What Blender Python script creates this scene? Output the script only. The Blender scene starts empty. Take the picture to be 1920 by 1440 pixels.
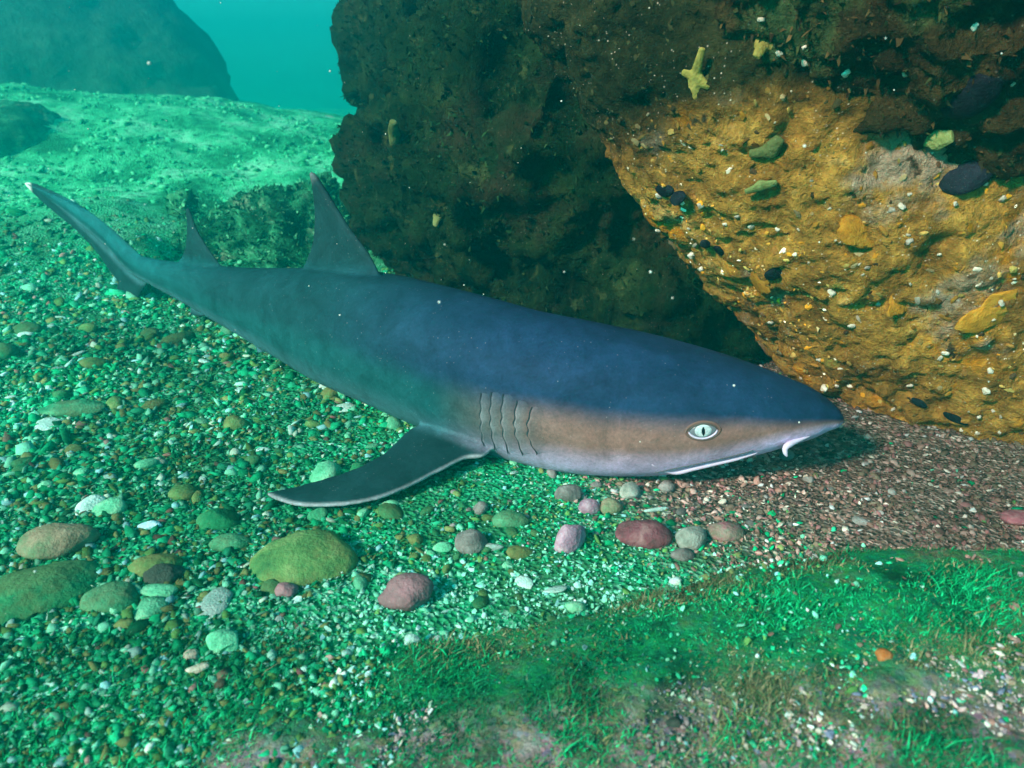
import bpy, bmesh, math, random
import numpy as np
from mathutils import Vector, Matrix, Quaternion
from mathutils.bvhtree import BVHTree
from mathutils.kdtree import KDTree

R = math.radians
S = bpy.context.scene
C = S.collection
rng = np.random.default_rng(7)
random.seed(7)

# ------------------------------------------------------------------ camera
H, TH, F = 0.38, R(22.6), 1371.0          # height above the seabed, pitch down, focal length in photo pixels
cd = bpy.data.cameras.new('camera')
cam = bpy.data.objects.new('camera', cd); C.objects.link(cam)
cd.sensor_width = 36.0; cd.lens = 36.0*F/1920.0
cd.clip_start = 0.01; cd.clip_end = 200
cam.location = (0, 0, H); cam.rotation_euler = (R(90)-TH, 0, 0)
cd.dof.use_dof = True; cd.dof.focus_distance = 0.80; cd.dof.aperture_fstop = 9.0
S.camera = cam

# ------------------------------------------------------------------ light
SUN_EL, SUN_AZ = R(32), R(-132)           # azimuth from +Y clockwise: the light falls from behind and left of the camera
sd = Vector((math.sin(SUN_AZ)*math.cos(SUN_EL), math.cos(SUN_AZ)*math.cos(SUN_EL), math.sin(SUN_EL)))
w = bpy.data.worlds.new('World'); S.world = w; w.use_nodes = True
nt = w.node_tree; nt.nodes.clear()
sky = nt.nodes.new('ShaderNodeTexSky'); sky.sky_type = 'NISHITA'; sky.sun_disc = False
sky.sun_elevation = SUN_EL; sky.sun_rotation = SUN_AZ
mulw = nt.nodes.new('ShaderNodeMix'); mulw.data_type = 'RGBA'; mulw.blend_type = 'MULTIPLY'; mulw.inputs[0].default_value = 1
mulw.inputs[7].default_value = (0.14, 0.95, 0.88, 1)      # daylight after its way down through green water
bg = nt.nodes.new('ShaderNodeBackground'); bg.inputs[1].default_value = 0.085
wo = nt.nodes.new('ShaderNodeOutputWorld')
nt.links.new(sky.outputs[0], mulw.inputs[6]); nt.links.new(mulw.outputs[2], bg.inputs[0]); nt.links.new(bg.outputs[0], wo.inputs[0])
sl = bpy.data.lights.new('sun', 'SUN'); sl.energy = 5.0; sl.angle = R(7); sl.color = (1.0, 0.64, 0.54)
so = bpy.data.objects.new('sun', sl); C.objects.link(so)
so.rotation_euler = sd.to_track_quat('Z', 'Y').to_euler(); so.location = sd*5
S.view_settings.view_transform = 'Standard'; S.view_settings.look = 'None'
S.view_settings.exposure = 1.15; S.view_settings.gamma = 1.0; S.view_settings.use_curve_mapping = False
S.render.engine = 'CYCLES'
S.cycles.use_denoising = True
S.cycles.max_bounces = 6; S.cycles.diffuse_bounces = 3; S.cycles.volume_bounces = 1
S.cycles.sample_clamp_indirect = 4

# ------------------------------------------------------------------ helpers
FW = np.array([0, math.cos(TH), -math.sin(TH)]); UP = np.array([0, math.sin(TH), math.cos(TH)]); RT = np.array([1.0, 0, 0])
EYE = np.array([0, 0, H])
def ray(px, py):
    return FW + RT*((px-960)/F) + UP*((720-py)/F)
def at(px, py, d):                       # photo pixel and distance along the view axis -> point
    return EYE + d*ray(px, py)
def atz(px, py, z):                      # photo pixel and height -> point
    r = ray(px, py); return EYE + r*((z-H)/r[2])
def proj(P):
    P = np.asarray(P, float) - EYE
    d = P@FW
    return np.stack([960+F*(P@RT)/d, 720-F*(P@UP)/d, d], -1)

def _hash(ix, iy, iz, seed):
    n = (ix*374761393 + iy*668265263 + iz*2147483647 + seed*1274126177) & 0xffffffff
    n = ((n ^ (n >> 13))*1274126177) & 0xffffffff
    n = ((n ^ (n >> 16))*2246822519) & 0xffffffff
    return ((n ^ (n >> 15)) & 0xffffff)/float(0xffffff)
def vnoise(P, seed=0):                   # value noise, -1..1
    P = np.asarray(P, float); i = np.floor(P).astype(np.int64); f = P-i
    u = f*f*f*(f*(f*6-15)+10); out = 0
    for dx in (0, 1):
        for dy in (0, 1):
            for dz in (0, 1):
                wgt = (u[..., 0] if dx else 1-u[..., 0])*(u[..., 1] if dy else 1-u[..., 1])*(u[..., 2] if dz else 1-u[..., 2])
                out = out + wgt*_hash(i[..., 0]+dx, i[..., 1]+dy, i[..., 2]+dz, seed)
    return out*2-1
def fbm(P, freq, octv=4, seed=0, gain=0.5, ridged=False):
    P = np.asarray(P, float)*freq; a = 1; t = 0; s = 0
    for o in range(octv):
        n = vnoise(P+o*17.3, seed+o)
        if ridged: n = 1-2*np.abs(n)
        t = t + a*n; s += a; a *= gain; P = P*2.03
    return t/s
def sst(a, b, x):
    t = np.clip((x-a)/(b-a), 0, 1); return t*t*(3-2*t)

def mesh_np(name, V, Fs, cols=None, smooth=True):
    V = np.asarray(V, np.float32); me = bpy.data.meshes.new(name)
    if isinstance(Fs, np.ndarray):
        n, k = Fs.shape
        me.vertices.add(len(V)); me.vertices.foreach_set('co', V.ravel())
        me.loops.add(n*k); me.loops.foreach_set('vertex_index', Fs.astype(np.int32).ravel())
        me.polygons.add(n); me.polygons.foreach_set('loop_start', np.arange(0, n*k, k, dtype=np.int32))
        me.polygons.foreach_set('loop_total', np.full(n, k, np.int32))
        me.update(calc_edges=True); me.validate()
    else:
        me.from_pydata([tuple(map(float, v)) for v in V], [], [list(map(int, f)) for f in Fs]); me.update()
    me.polygons.foreach_set('use_smooth', np.broadcast_to(np.asarray(smooth, bool), len(me.polygons)).copy())
    if cols is not None:
        a = me.color_attributes.new('Col', 'FLOAT_COLOR', 'POINT')
        c = np.ones((len(V), 4), np.float32); c[:, :3] = cols
        a.data.foreach_set('color', c.ravel())
    return me
def fattr(me, name, vals):
    a = me.attributes.new(name, 'FLOAT', 'POINT'); a.data.foreach_set('value', np.asarray(vals, np.float32))
def link(name, me, mat=None, parent=None, loc=None):
    o = bpy.data.objects.new(name, me); C.objects.link(o)
    if mat is not None and me is not None and not me.materials: me.materials.append(mat)
    if parent is not None: o.parent = parent
    if loc is not None: o.location = loc
    return o
def tag(o, label=None, cat=None, group=None, kind=None):
    if label: o['label'] = label
    if cat: o['category'] = cat
    if group: o['group'] = group
    if kind: o['kind'] = kind
    return o
def coords(me):
    a = np.empty(len(me.vertices)*3, np.float32); me.vertices.foreach_get('co', a); return a.reshape(-1, 3).astype(float)
def normals(me):
    a = np.empty(len(me.vertices)*3, np.float32); me.vertices.foreach_get('normal', a); return a.reshape(-1, 3).astype(float)
def setco(me, V):
    me.vertices.foreach_set('co', np.asarray(V, np.float32).ravel()); me.update()
def bvh_of(me):
    return BVHTree.FromPolygons([v.co.copy() for v in me.vertices], [tuple(p.vertices) for p in me.polygons])
def hit(bvh, px, py):
    return bvh.ray_cast(Vector(EYE), Vector(ray(px, py)).normalized())
def ico(sub):
    bm = bmesh.new(); bmesh.ops.create_icosphere(bm, subdivisions=sub, radius=1)
    V = np.array([v.co[:] for v in bm.verts]); Fc = np.array([[v.index for v in f.verts] for f in bm.faces]); bm.free()
    return V, Fc
def remesh(V, Fs, voxel, smooth_it=0):
    me = mesh_np('tmp', V, Fs); o = bpy.data.objects.new('tmp', me); C.objects.link(o)
    m = o.modifiers.new('r', 'REMESH'); m.mode = 'VOXEL'; m.voxel_size = voxel
    if smooth_it:
        s = o.modifiers.new('s', 'SMOOTH'); s.iterations = smooth_it; s.factor = 0.5
    dg = bpy.context.evaluated_depsgraph_get(); out = bpy.data.meshes.new_from_object(o.evaluated_get(dg))
    bpy.data.objects.remove(o); bpy.data.meshes.remove(me)
    return out
def cat_mesh(parts):
    Vs, Fs, n = [], [], 0
    for V, Fc in parts:
        Vs.append(np.asarray(V)); Fs += [[i+n for i in f] for f in Fc]; n += len(V)
    return np.concatenate(Vs), Fs
def rand_rot(n):
    q = rng.normal(size=(n, 4)); q /= np.linalg.norm(q, axis=1)[:, None]; w_, x, y, z = q.T
    return np.stack([np.stack([1-2*(y*y+z*z), 2*(x*y-z*w_), 2*(x*z+y*w_)], -1), np.stack([2*(x*y+z*w_), 1-2*(x*x+z*z), 2*(y*z-x*w_)], -1),
                     np.stack([2*(x*z-y*w_), 2*(y*z+x*w_), 1-2*(x*x+y*y)], -1)], 1)
def rot_z_tilt(n, tilt):
    a = rng.uniform(0, 2*np.pi, n); t1 = rng.normal(0, tilt, n); t2 = rng.normal(0, tilt, n)
    ca, sa = np.cos(a), np.sin(a); Z = np.zeros((n, 3, 3)); Z[:, 0, 0] = ca; Z[:, 0, 1] = -sa; Z[:, 1, 0] = sa; Z[:, 1, 1] = ca; Z[:, 2, 2] = 1
    X = np.zeros((n, 3, 3)); X[:, 0, 0] = 1; X[:, 1, 1] = np.cos(t1); X[:, 1, 2] = -np.sin(t1); X[:, 2, 1] = np.sin(t1); X[:, 2, 2] = np.cos(t1)
    Y = np.zeros((n, 3, 3)); Y[:, 1, 1] = 1; Y[:, 0, 0] = np.cos(t2); Y[:, 0, 2] = np.sin(t2); Y[:, 2, 0] = -np.sin(t2); Y[:, 2, 2] = np.cos(t2)
    return X@Y@Z
def tube(pts, rad, seg=8):
    pts = np.asarray(pts, float); n = len(pts); rad = np.broadcast_to(rad, n); V = []; Fs = []
    T = np.gradient(pts, axis=0); T /= np.linalg.norm(T, axis=1)[:, None]
    ref = np.array([0.3, -0.5, 0.8])
    for i in range(n):
        a = np.cross(T[i], ref); a /= np.linalg.norm(a); b = np.cross(T[i], a)
        for k in range(seg):
            t = 2*np.pi*k/seg; V.append(pts[i]+rad[i]*(a*np.cos(t)+b*np.sin(t)))
    for i in range(n-1):
        for k in range(seg):
            Fs.append([i*seg+k, i*seg+(k+1) % seg, (i+1)*seg+(k+1) % seg, (i+1)*seg+k])
    Fs.append(list(range(seg))[::-1]); Fs.append([(n-1)*seg+k for k in range(seg)])
    return np.array(V), Fs
def catmull(P, n):
    P = np.asarray(P, float); m = len(P); out = []
    for t in np.linspace(0, m-1, n):
        i = min(int(t), m-2); u = t-i
        p0, p1, p2, p3 = P[max(i-1, 0)], P[i], P[i+1], P[min(i+2, m-1)]
        out.append(0.5*((2*p1)+(-p0+p2)*u+(2*p0-5*p1+4*p2-p3)*u*u+(-p0+3*p1-3*p2+p3)*u**3))
    return np.array(out)

# ------------------------------------------------------------------ materials
class NT:
    def __init__(s, name):
        s.m = bpy.data.materials.new(name); s.m.use_nodes = True; s.t = s.m.node_tree; s.b = s.t.nodes['Principled BSDF']
    def n(s, typ, **k):
        nd = s.t.nodes.new(typ)
        for a, v in k.items(): setattr(nd, a, v)
        return nd
    def l(s, a, b): s.t.links.new(a, b)
    def coord(s): 
        g = s.n('ShaderNodeNewGeometry'); return g.outputs['Position']
    def noise(s, vec, scale, detail=5, rough=0.6, dist=0.0):
        nd = s.n('ShaderNodeTexNoise'); nd.inputs['Scale'].default_value = scale; nd.inputs['Detail'].default_value = detail
        nd.inputs['Roughness'].default_value = rough; nd.inputs['Distortion'].default_value = dist
        s.l(vec, nd.inputs['Vector']); return nd.outputs['Fac']
    def voro(s, vec, scale, out='Distance', feature='F1'):
        nd = s.n('ShaderNodeTexVoronoi', feature=feature); nd.inputs['Scale'].default_value = scale
        s.l(vec, nd.inputs['Vector']); return nd.outputs[out]
    def ramp(s, fac, stops):
        nd = s.n('ShaderNodeValToRGB'); e = nd.color_ramp.elements
        while len(e) < len(stops): e.new(0.5)
        for x, (p, c) in zip(e, stops):
            x.position = p; x.color = (c, c, c, 1) if np.isscalar(c) else (*c, 1)
        s.l(fac, nd.inputs[0]); return nd.outputs[0]
    def mix(s, fac, a, b, mode='MIX'):
        nd = s.n('ShaderNodeMix', data_type='RGBA', blend_type=mode)
        for sock, v in ((nd.inputs[0], fac), (nd.inputs[6], a), (nd.inputs[7], b)):
            if isinstance(v, (int, float)): sock.default_value = v
            elif isinstance(v, tuple): sock.default_value = (*v, 1)
            else: s.l(v, sock)
        return nd.outputs[2]
    def attr(s, name, out='Fac'):
        nd = s.n('ShaderNodeAttribute'); nd.attribute_name = name; return nd.outputs[out]
    def math(s, op, a, b=0.0):
        nd = s.n('ShaderNodeMath', operation=op)
        for sock, v in zip(nd.inputs, (a, b)):
            if isinstance(v, (int, float)): sock.default_value = v
            else: s.l(v, sock)
        return nd.outputs[0]
    def mapr(s, v, a, b, c=0.0, d=1.0):
        nd = s.n('ShaderNodeMapRange', interpolation_type='SMOOTHSTEP')
        s.l(v, nd.inputs[0])
        for i, x in enumerate((a, b, c, d)): nd.inputs[i+1].default_value = x
        return nd.outputs[0]
    def sep(s, vec):
        nd = s.n('ShaderNodeSeparateXYZ'); s.l(vec, nd.inputs[0]); return nd.outputs
    def bump(s, h, strength, dist):
        nd = s.n('ShaderNodeBump'); nd.inputs['Strength'].default_value = strength; nd.inputs['Distance'].default_value = dist
        s.l(h, nd.inputs['Height']); s.l(nd.outputs[0], s.b.inputs['Normal'])
    def fin(s, col, rough=0.8, spec=0.2):
        if isinstance(col, tuple): s.b.inputs['Base Color'].default_value = (*col, 1)
        else: s.l(col, s.b.inputs['Base Color'])
        if isinstance(rough, (int, float)): s.b.inputs['Roughness'].default_value = rough
        else: s.l(rough, s.b.inputs['Roughness'])
        s.b.inputs['Specular IOR Level'].default_value = spec*0.2       # under water, skin and stone barely shine
        return s.m

GREEN = [(0.004, 0.22, 0.08), (0.006, 0.36, 0.15), (0.012, 0.44, 0.20), (0.10, 0.26, 0.07), (0.03, 0.46, 0.24), (0.003, 0.12, 0.05), (0.20, 0.66, 0.44), (0.20, 0.25, 0.09)]  # low red stands in for what the water filters out
BROWN = [(0.20, 0.110, 0.090), (0.28, 0.150, 0.125), (0.13, 0.088, 0.066), (0.36, 0.21, 0.185), (0.20, 0.145, 0.105), (0.09, 0.052, 0.050), (0.48, 0.31, 0.28), (0.32, 0.14, 0.145)]
def greenness(X, Y):                      # green of the gravel: algal film plus painted water light, strongest on the left
    q = X - 0.35*(Y-0.7)*np.where(Y < 0.7, -1.6, 0.4)
    return 1 - sst(-0.02, 0.20, q + 0.06*vnoise(np.stack([X*7, Y*7, X*0], -1), 5))

def mat_seabed():
    s = NT('gravel_bed'); p = s.coord(); xyz = s.sep(p)
    v1 = s.voro(p, 210, 'Color'); vb = s.sep(v1)
    g = s.ramp(vb[0], [(0.0, (0.003, 0.12, 0.05)), (0.3, (0.006, 0.28, 0.11)), (0.6, (0.015, 0.42, 0.19)), (0.85, (0.05, 0.52, 0.28)), (1.0, (0.34, 0.72, 0.58))])
    b = s.ramp(vb[0], [(0.0, (0.05, 0.034, 0.03)), (0.4, (0.13, 0.085, 0.07)), (0.75, (0.20, 0.13, 0.11)), (1.0, (0.42, 0.32, 0.28))])
    g2 = s.mix(s.mapr(s.noise(p, 3.2, 6, 0.65), 0.40, 0.62), g, (0.025, 0.14, 0.055))
    far = s.ramp(s.noise(p, 5.0, 8, 0.7), [(0.38, (0.01, 0.16, 0.06)), (0.45, (0.03, 0.40, 0.17)), (0.52, (0.08, 0.66, 0.31)), (0.62, (0.24, 0.82, 0.50))])  # distant sand painted greener for the red lost in the water
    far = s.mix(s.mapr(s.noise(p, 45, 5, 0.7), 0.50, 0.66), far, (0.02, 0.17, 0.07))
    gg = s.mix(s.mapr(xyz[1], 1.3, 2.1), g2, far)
    k = s.attr('green'); col = s.mix(k, b, gg)
    s.bump(s.math('ADD', s.voro(p, 210), s.noise(p, 40, 6)), 0.8, 0.006)
    return s.fin(col, 0.75, 0.3)
def mat_col(name, rough=0.7, spec=0.3, bump=0.4, scale=300, var=0.5):
    s = NT(name); p = s.coord(); c = s.attr('Col', 'Color')
    n = s.noise(p, scale, 4, 0.7)
    c = s.mix(var, c, s.mix(1.0, c, s.ramp(n, [(0.25, 0.45), (0.6, 1.1), (0.8, 1.7)]), 'MULTIPLY'))
    s.bump(n, bump, 0.002); return s.fin(c, rough, spec)
def mat_stone(name, base, dark, light, scale=70, rough=0.7, film=None, filmamt=0.5):
    s = NT(name); p = s.coord()
    n = s.noise(p, scale, 6, 0.65)
    col = s.ramp(n, [(0.28, dark), (0.5, base), (0.72, light)])
    oi = s.n('ShaderNodeObjectInfo')
    col = s.mix(1.0, col, s.ramp(oi.outputs['Random'], [(0.0, 0.55), (0.5, 1.0), (1.0, 1.35)]), 'MULTIPLY')
    if film:
        col = s.mix(s.math('MULTIPLY', s.mapr(s.noise(p, scale*0.45, 5, 0.7), 0.42, 0.62), filmamt), col, film)
    sp = s.ramp(s.voro(p, scale*6), [(0.0, 1.0), (0.13, 0.0)])
    col = s.mix(s.math('MULTIPLY', sp, 0.35), col, (0.65, 0.7, 0.62))
    s.bump(s.math('ADD', n, s.noise(p, scale*5, 3)), 0.45, 0.005)
    return s.fin(col, rough, 0.3)

# ------------------------------------------------------------------ seabed
def ground(X, Y):
    X = np.asarray(X, float); Y = np.asarray(Y, float)
    P = np.stack([X, Y, np.zeros_like(X)], -1)
    h = 0.010*fbm(P, 5, 3, 1)*sst(0.2, 0.6, Y)
    far = sst(1.55, 3.2, Y)
    h = h + far*(0.16+0.16*sst(0.3, -2.2, X)) + (0.07*fbm(P, 1.4, 4, 2)+0.03*fbm(P, 6, 4, 12))*sst(1.3, 2.2, Y)
    h = h + 0.10*np.exp(-(((X+1.05)/0.33)**2+((Y-1.75)/0.35)**2))           # low hump beyond the tail
    h = h - 0.35*sst(3.4, 6.0, Y)
    h = h + 0.05*sst(0.35, 0.9, X)*sst(1.0, 0.55, Y)*0.6
    return h
gx = np.concatenate([np.linspace(-8, -2.6, 24), np.linspace(-2.5, -1.3, 60)[:-1], np.linspace(-1.3, 1.2, 330), np.linspace(1.2, 8, 40)[1:]])
gy = np.concatenate([np.linspace(-3, 0.1, 20), np.linspace(0.12, 1.9, 240), np.linspace(1.92, 4.2, 150), np.linspace(4.3, 12, 40)])
GX, GY = np.meshgrid(gx, gy); V = np.stack([GX, GY, ground(GX, GY)], -1).reshape(-1, 3)
nx, ny = len(gx), len(gy); ii = np.arange(nx*ny).reshape(ny, nx)
FQ = np.stack([ii[:-1, :-1], ii[:-1, 1:], ii[1:, 1:], ii[1:, :-1]], -1).reshape(-1, 4)
Vr = np.stack([0.8*V[:, 0]+0.6*V[:, 1], 0.8*V[:, 1]-0.6*V[:, 0], V[:, 2]+0.37*V[:, 0]], -1); V[:, 2] += 0.0020*fbm(Vr, 33, 2, 9)*(V[:, 1] < 3)
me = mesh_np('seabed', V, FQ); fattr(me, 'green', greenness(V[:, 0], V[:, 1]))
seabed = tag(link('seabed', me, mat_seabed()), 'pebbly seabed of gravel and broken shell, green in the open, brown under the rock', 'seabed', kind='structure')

# ------------------------------------------------------------------ boulders
IV, IF = ico(4)
def blob(c, r, rz=0.0, tilt=0.0):         # ellipsoid: centre, radii, spin about z, tilt about the view axis (y)
    V = IV*np.array(r)
    M = np.array(Matrix.Rotation(rz, 3, 'Z') @ Matrix.Rotation(tilt, 3, 'Y'))
    return V@M.T+np.array(c), IF
def rock(name, blobs, voxel, disp, mat, label, smooth_it=6):
    V, Fs = cat_mesh(blobs); me = remesh(V, Fs, voxel, smooth_it); me.name = name
    for amp, freq, octv, ridged, seed in disp:
        V = coords(me); N = normals(me)
        d = fbm(V+0.15*np.stack([vnoise(V*freq*0.5, 31), vnoise(V*freq*0.5, 32), vnoise(V*freq*0.5, 33)], -1)/freq*2, freq, octv, seed, 0.5, ridged)
        setco(me, V+N*(amp*d)[:, None])
    me.polygons.foreach_set('use_smooth', np.full(len(me.polygons), True))
    return tag(link(name, me, mat), label, 'rock')

def mat_rock(name, stops, scale, patches, spec=0.2, olive=False, speck=(0.6, 0.6, 0.5), speckamt=0.5, fine=90):
    s = NT(name); p = s.coord()
    n = s.noise(p, scale, 8, 0.68, 0.4)
    col = s.ramp(n, stops)
    for (sc, lo, hi, c, seedoff) in patches:
        mp = s.n('ShaderNodeMapping'); mp.inputs['Location'].default_value = (seedoff, seedoff*1.7, -seedoff); s.l(p, mp.inputs['Vector'])
        col = s.mix(s.mapr(s.noise(mp.outputs[0], sc, 6, 0.6), lo, hi), col, c)
    if olive:                             # shade painted in: gold darkens to olive towards the upper end of the boulder
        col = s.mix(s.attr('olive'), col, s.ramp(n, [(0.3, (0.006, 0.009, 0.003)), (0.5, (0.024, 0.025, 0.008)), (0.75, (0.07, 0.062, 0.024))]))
    f = s.noise(p, fine, 5, 0.7)
    col = s.mix(0.75, col, s.mix(1.0, col, s.ramp(f, [(0.3, 0.35), (0.5, 1.0), (0.7, 1.8)]), 'MULTIPLY'))
    sp = s.math('MULTIPLY', s.ramp(s.voro(p, 170), [(0.0, 1.0), (0.2, 0.0)]), s.mapr(s.noise(p, 22, 4), 0.47, 0.60))
    col = s.mix(s.math('MULTIPLY', sp, speckamt), col, speck)
    s.bump(s.math('ADD', f, s.math('MULTIPLY', s.noise(p, fine*3, 4, 0.7), 0.5)), 0.9, 0.012)
    return s.fin(col, 0.85, spec)

mat_wall = mat_rock('green_shaded_rock', [(0.30, (0.002, 0.006, 0.002)), (0.48, (0.006, 0.020, 0.006)), (0.62, (0.018, 0.036, 0.011)), (0.8, (0.05, 0.07, 0.022))], 9,  # dark greens also paint in the shade of the overhang's underside
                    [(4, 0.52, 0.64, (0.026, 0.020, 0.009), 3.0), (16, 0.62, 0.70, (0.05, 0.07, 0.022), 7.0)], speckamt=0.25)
mat_gold = mat_rock('golden_lit_rock', [(0.28, (0.075, 0.034, 0.010)), (0.45, (0.28, 0.135, 0.026)), (0.6, (0.46, 0.24, 0.045)), (0.78, (0.58, 0.38, 0.16))], 12,  # bright gold also paints in the warm light on this boulder
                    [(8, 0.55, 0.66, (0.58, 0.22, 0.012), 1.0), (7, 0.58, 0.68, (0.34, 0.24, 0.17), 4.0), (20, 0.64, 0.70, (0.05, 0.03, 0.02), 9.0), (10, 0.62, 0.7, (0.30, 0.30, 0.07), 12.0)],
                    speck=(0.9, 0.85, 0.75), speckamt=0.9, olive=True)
mat_ceil = mat_rock('brown_shaded_rock', [(0.30, (0.006, 0.004, 0.002)), (0.47, (0.026, 0.016, 0.006)), (0.62, (0.060, 0.038, 0.013)), (0.8, (0.14, 0.09, 0.04))], 10,  # dark browns also paint in the shade under the roof
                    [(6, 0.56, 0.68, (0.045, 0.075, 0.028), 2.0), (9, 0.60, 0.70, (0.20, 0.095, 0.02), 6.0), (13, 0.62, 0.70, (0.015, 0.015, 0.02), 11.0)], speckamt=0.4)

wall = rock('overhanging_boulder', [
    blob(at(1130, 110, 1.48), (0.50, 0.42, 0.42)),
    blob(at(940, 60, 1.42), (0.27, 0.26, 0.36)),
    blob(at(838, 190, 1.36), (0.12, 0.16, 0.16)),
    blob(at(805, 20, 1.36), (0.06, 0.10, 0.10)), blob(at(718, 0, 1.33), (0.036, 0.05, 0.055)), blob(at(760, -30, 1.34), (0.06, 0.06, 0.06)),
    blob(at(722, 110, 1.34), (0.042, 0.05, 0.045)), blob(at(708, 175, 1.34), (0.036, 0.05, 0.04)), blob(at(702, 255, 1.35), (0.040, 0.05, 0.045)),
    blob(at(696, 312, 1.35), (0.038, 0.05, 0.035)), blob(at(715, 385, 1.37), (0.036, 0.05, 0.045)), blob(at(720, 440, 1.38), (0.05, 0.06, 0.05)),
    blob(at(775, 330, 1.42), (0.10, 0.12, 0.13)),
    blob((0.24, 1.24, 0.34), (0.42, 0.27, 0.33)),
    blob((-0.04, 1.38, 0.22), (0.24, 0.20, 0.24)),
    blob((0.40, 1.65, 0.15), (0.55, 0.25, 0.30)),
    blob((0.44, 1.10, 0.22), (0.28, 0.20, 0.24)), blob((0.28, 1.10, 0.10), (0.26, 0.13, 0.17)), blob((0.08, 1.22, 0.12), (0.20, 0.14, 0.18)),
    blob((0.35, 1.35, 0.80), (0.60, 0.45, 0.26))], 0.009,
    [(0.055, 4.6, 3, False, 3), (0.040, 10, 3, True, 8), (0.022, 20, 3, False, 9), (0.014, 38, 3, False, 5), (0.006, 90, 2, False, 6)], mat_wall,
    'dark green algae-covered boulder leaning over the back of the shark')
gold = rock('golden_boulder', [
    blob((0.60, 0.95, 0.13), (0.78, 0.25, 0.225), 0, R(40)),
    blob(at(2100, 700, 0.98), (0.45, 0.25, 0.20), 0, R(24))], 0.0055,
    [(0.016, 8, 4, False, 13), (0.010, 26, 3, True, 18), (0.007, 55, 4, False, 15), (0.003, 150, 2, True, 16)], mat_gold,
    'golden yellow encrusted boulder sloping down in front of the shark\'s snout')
def olive_shade_of(V): return sst(0.30, 0.40, V[:, 2]-0.25*V[:, 0]+0.07+0.05*fbm(V, 12, 3, 77))
fattr(gold.data, 'olive', olive_shade_of(coords(gold.data)))
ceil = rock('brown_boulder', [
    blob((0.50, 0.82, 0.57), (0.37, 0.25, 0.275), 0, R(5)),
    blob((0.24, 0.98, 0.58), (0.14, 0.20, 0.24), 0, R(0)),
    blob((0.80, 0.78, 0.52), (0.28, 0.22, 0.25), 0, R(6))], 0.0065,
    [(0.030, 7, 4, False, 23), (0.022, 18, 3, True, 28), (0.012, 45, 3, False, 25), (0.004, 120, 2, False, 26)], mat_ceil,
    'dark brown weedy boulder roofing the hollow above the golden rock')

# ------------------------------------------------------------------ middle distance and far rocks
mat_reef = mat_rock('reef_rock', [(0.30, (0.004, 0.05, 0.022)), (0.48, (0.012, 0.13, 0.06)), (0.60, (0.05, 0.32, 0.15)), (0.75, (0.25, 0.6, 0.38))], 14, [(8, 0.58, 0.68, (0.3, 0.5, 0.3), 5.0)], speckamt=0.5)
mat_dim = mat_rock('dim_rock', [(0.30, (0.006, 0.03, 0.02)), (0.5, (0.02, 0.07, 0.05)), (0.75, (0.05, 0.14, 0.10))], 3, [], speckamt=0.0, fine=20)
reef = rock('reef_rock', [blob(at(520, 440, 1.75), (0.13, 0.14, 0.10)), blob(at(590, 430, 1.80), (0.12, 0.14, 0.11)), blob(at(440, 455, 1.72), (0.10, 0.10, 0.07)), blob(at(560, 500, 1.75), (0.24, 0.18, 0.10)),
                          blob(at(410, 480, 1.70), (0.10, 0.10, 0.08)), blob(at(345, 388, 1.66), (0.026, 0.026, 0.024)), blob(at(352, 430, 1.67), (0.022, 0.022, 0.06)), blob(at(370, 490, 1.68), (0.07, 0.06, 0.06))], 0.009,
            [(0.030, 11, 3, False, 43), (0.022, 24, 3, True, 48), (0.008, 60, 2, False, 45)], mat_reef, 'lumpy dark green reef rock behind the dorsal fins of the shark', 3)
boul = rock('mossy_boulder', [blob(at(10, 270, 2.55), (0.22, 0.25, 0.13)), blob(at(-80, 300, 2.5), (0.3, 0.3, 0.16)), blob(at(60, 300, 2.6), (0.16, 0.2, 0.1))], 0.02,
            [(0.03, 5, 4, False, 53), (0.02, 16, 3, True, 54)], mat_reef, 'rounded mossy boulder half sunk in the pale slope beyond the tail tip')
farr = rock('hazy_boulder', [blob((-2.80, 4.2, 0.15), (1.30, 0.8, 0.92)), blob((-1.95, 4.1, -0.2), (0.72, 0.6, 0.62)), blob((-4.2, 4.6, 0.1), (1.2, 0.9, 0.9))], 0.06,
            [(0.08, 1.6, 4, False, 63), (0.05, 5, 3, True, 64)], mat_dim, 'huge dim boulder fading into the green haze in the distance')
pale = rock('pale_boulder', [blob(at(600, 255, 3.6), (0.16, 0.14, 0.10)), blob(at(640, 265, 3.5), (0.12, 0.12, 0.09))], 0.02, [(0.02, 7, 3, False, 71)],
            mat_stone('pale_stone', (0.55, 0.7, 0.55), (0.3, 0.5, 0.35), (0.8, 0.85, 0.75), 20), 'small pale boulder in the distance beside the edge of the overhanging rock')
bw, bg_, bc = bvh_of(wall.data), bvh_of(gold.data), bvh_of(ceil.data)

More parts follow.
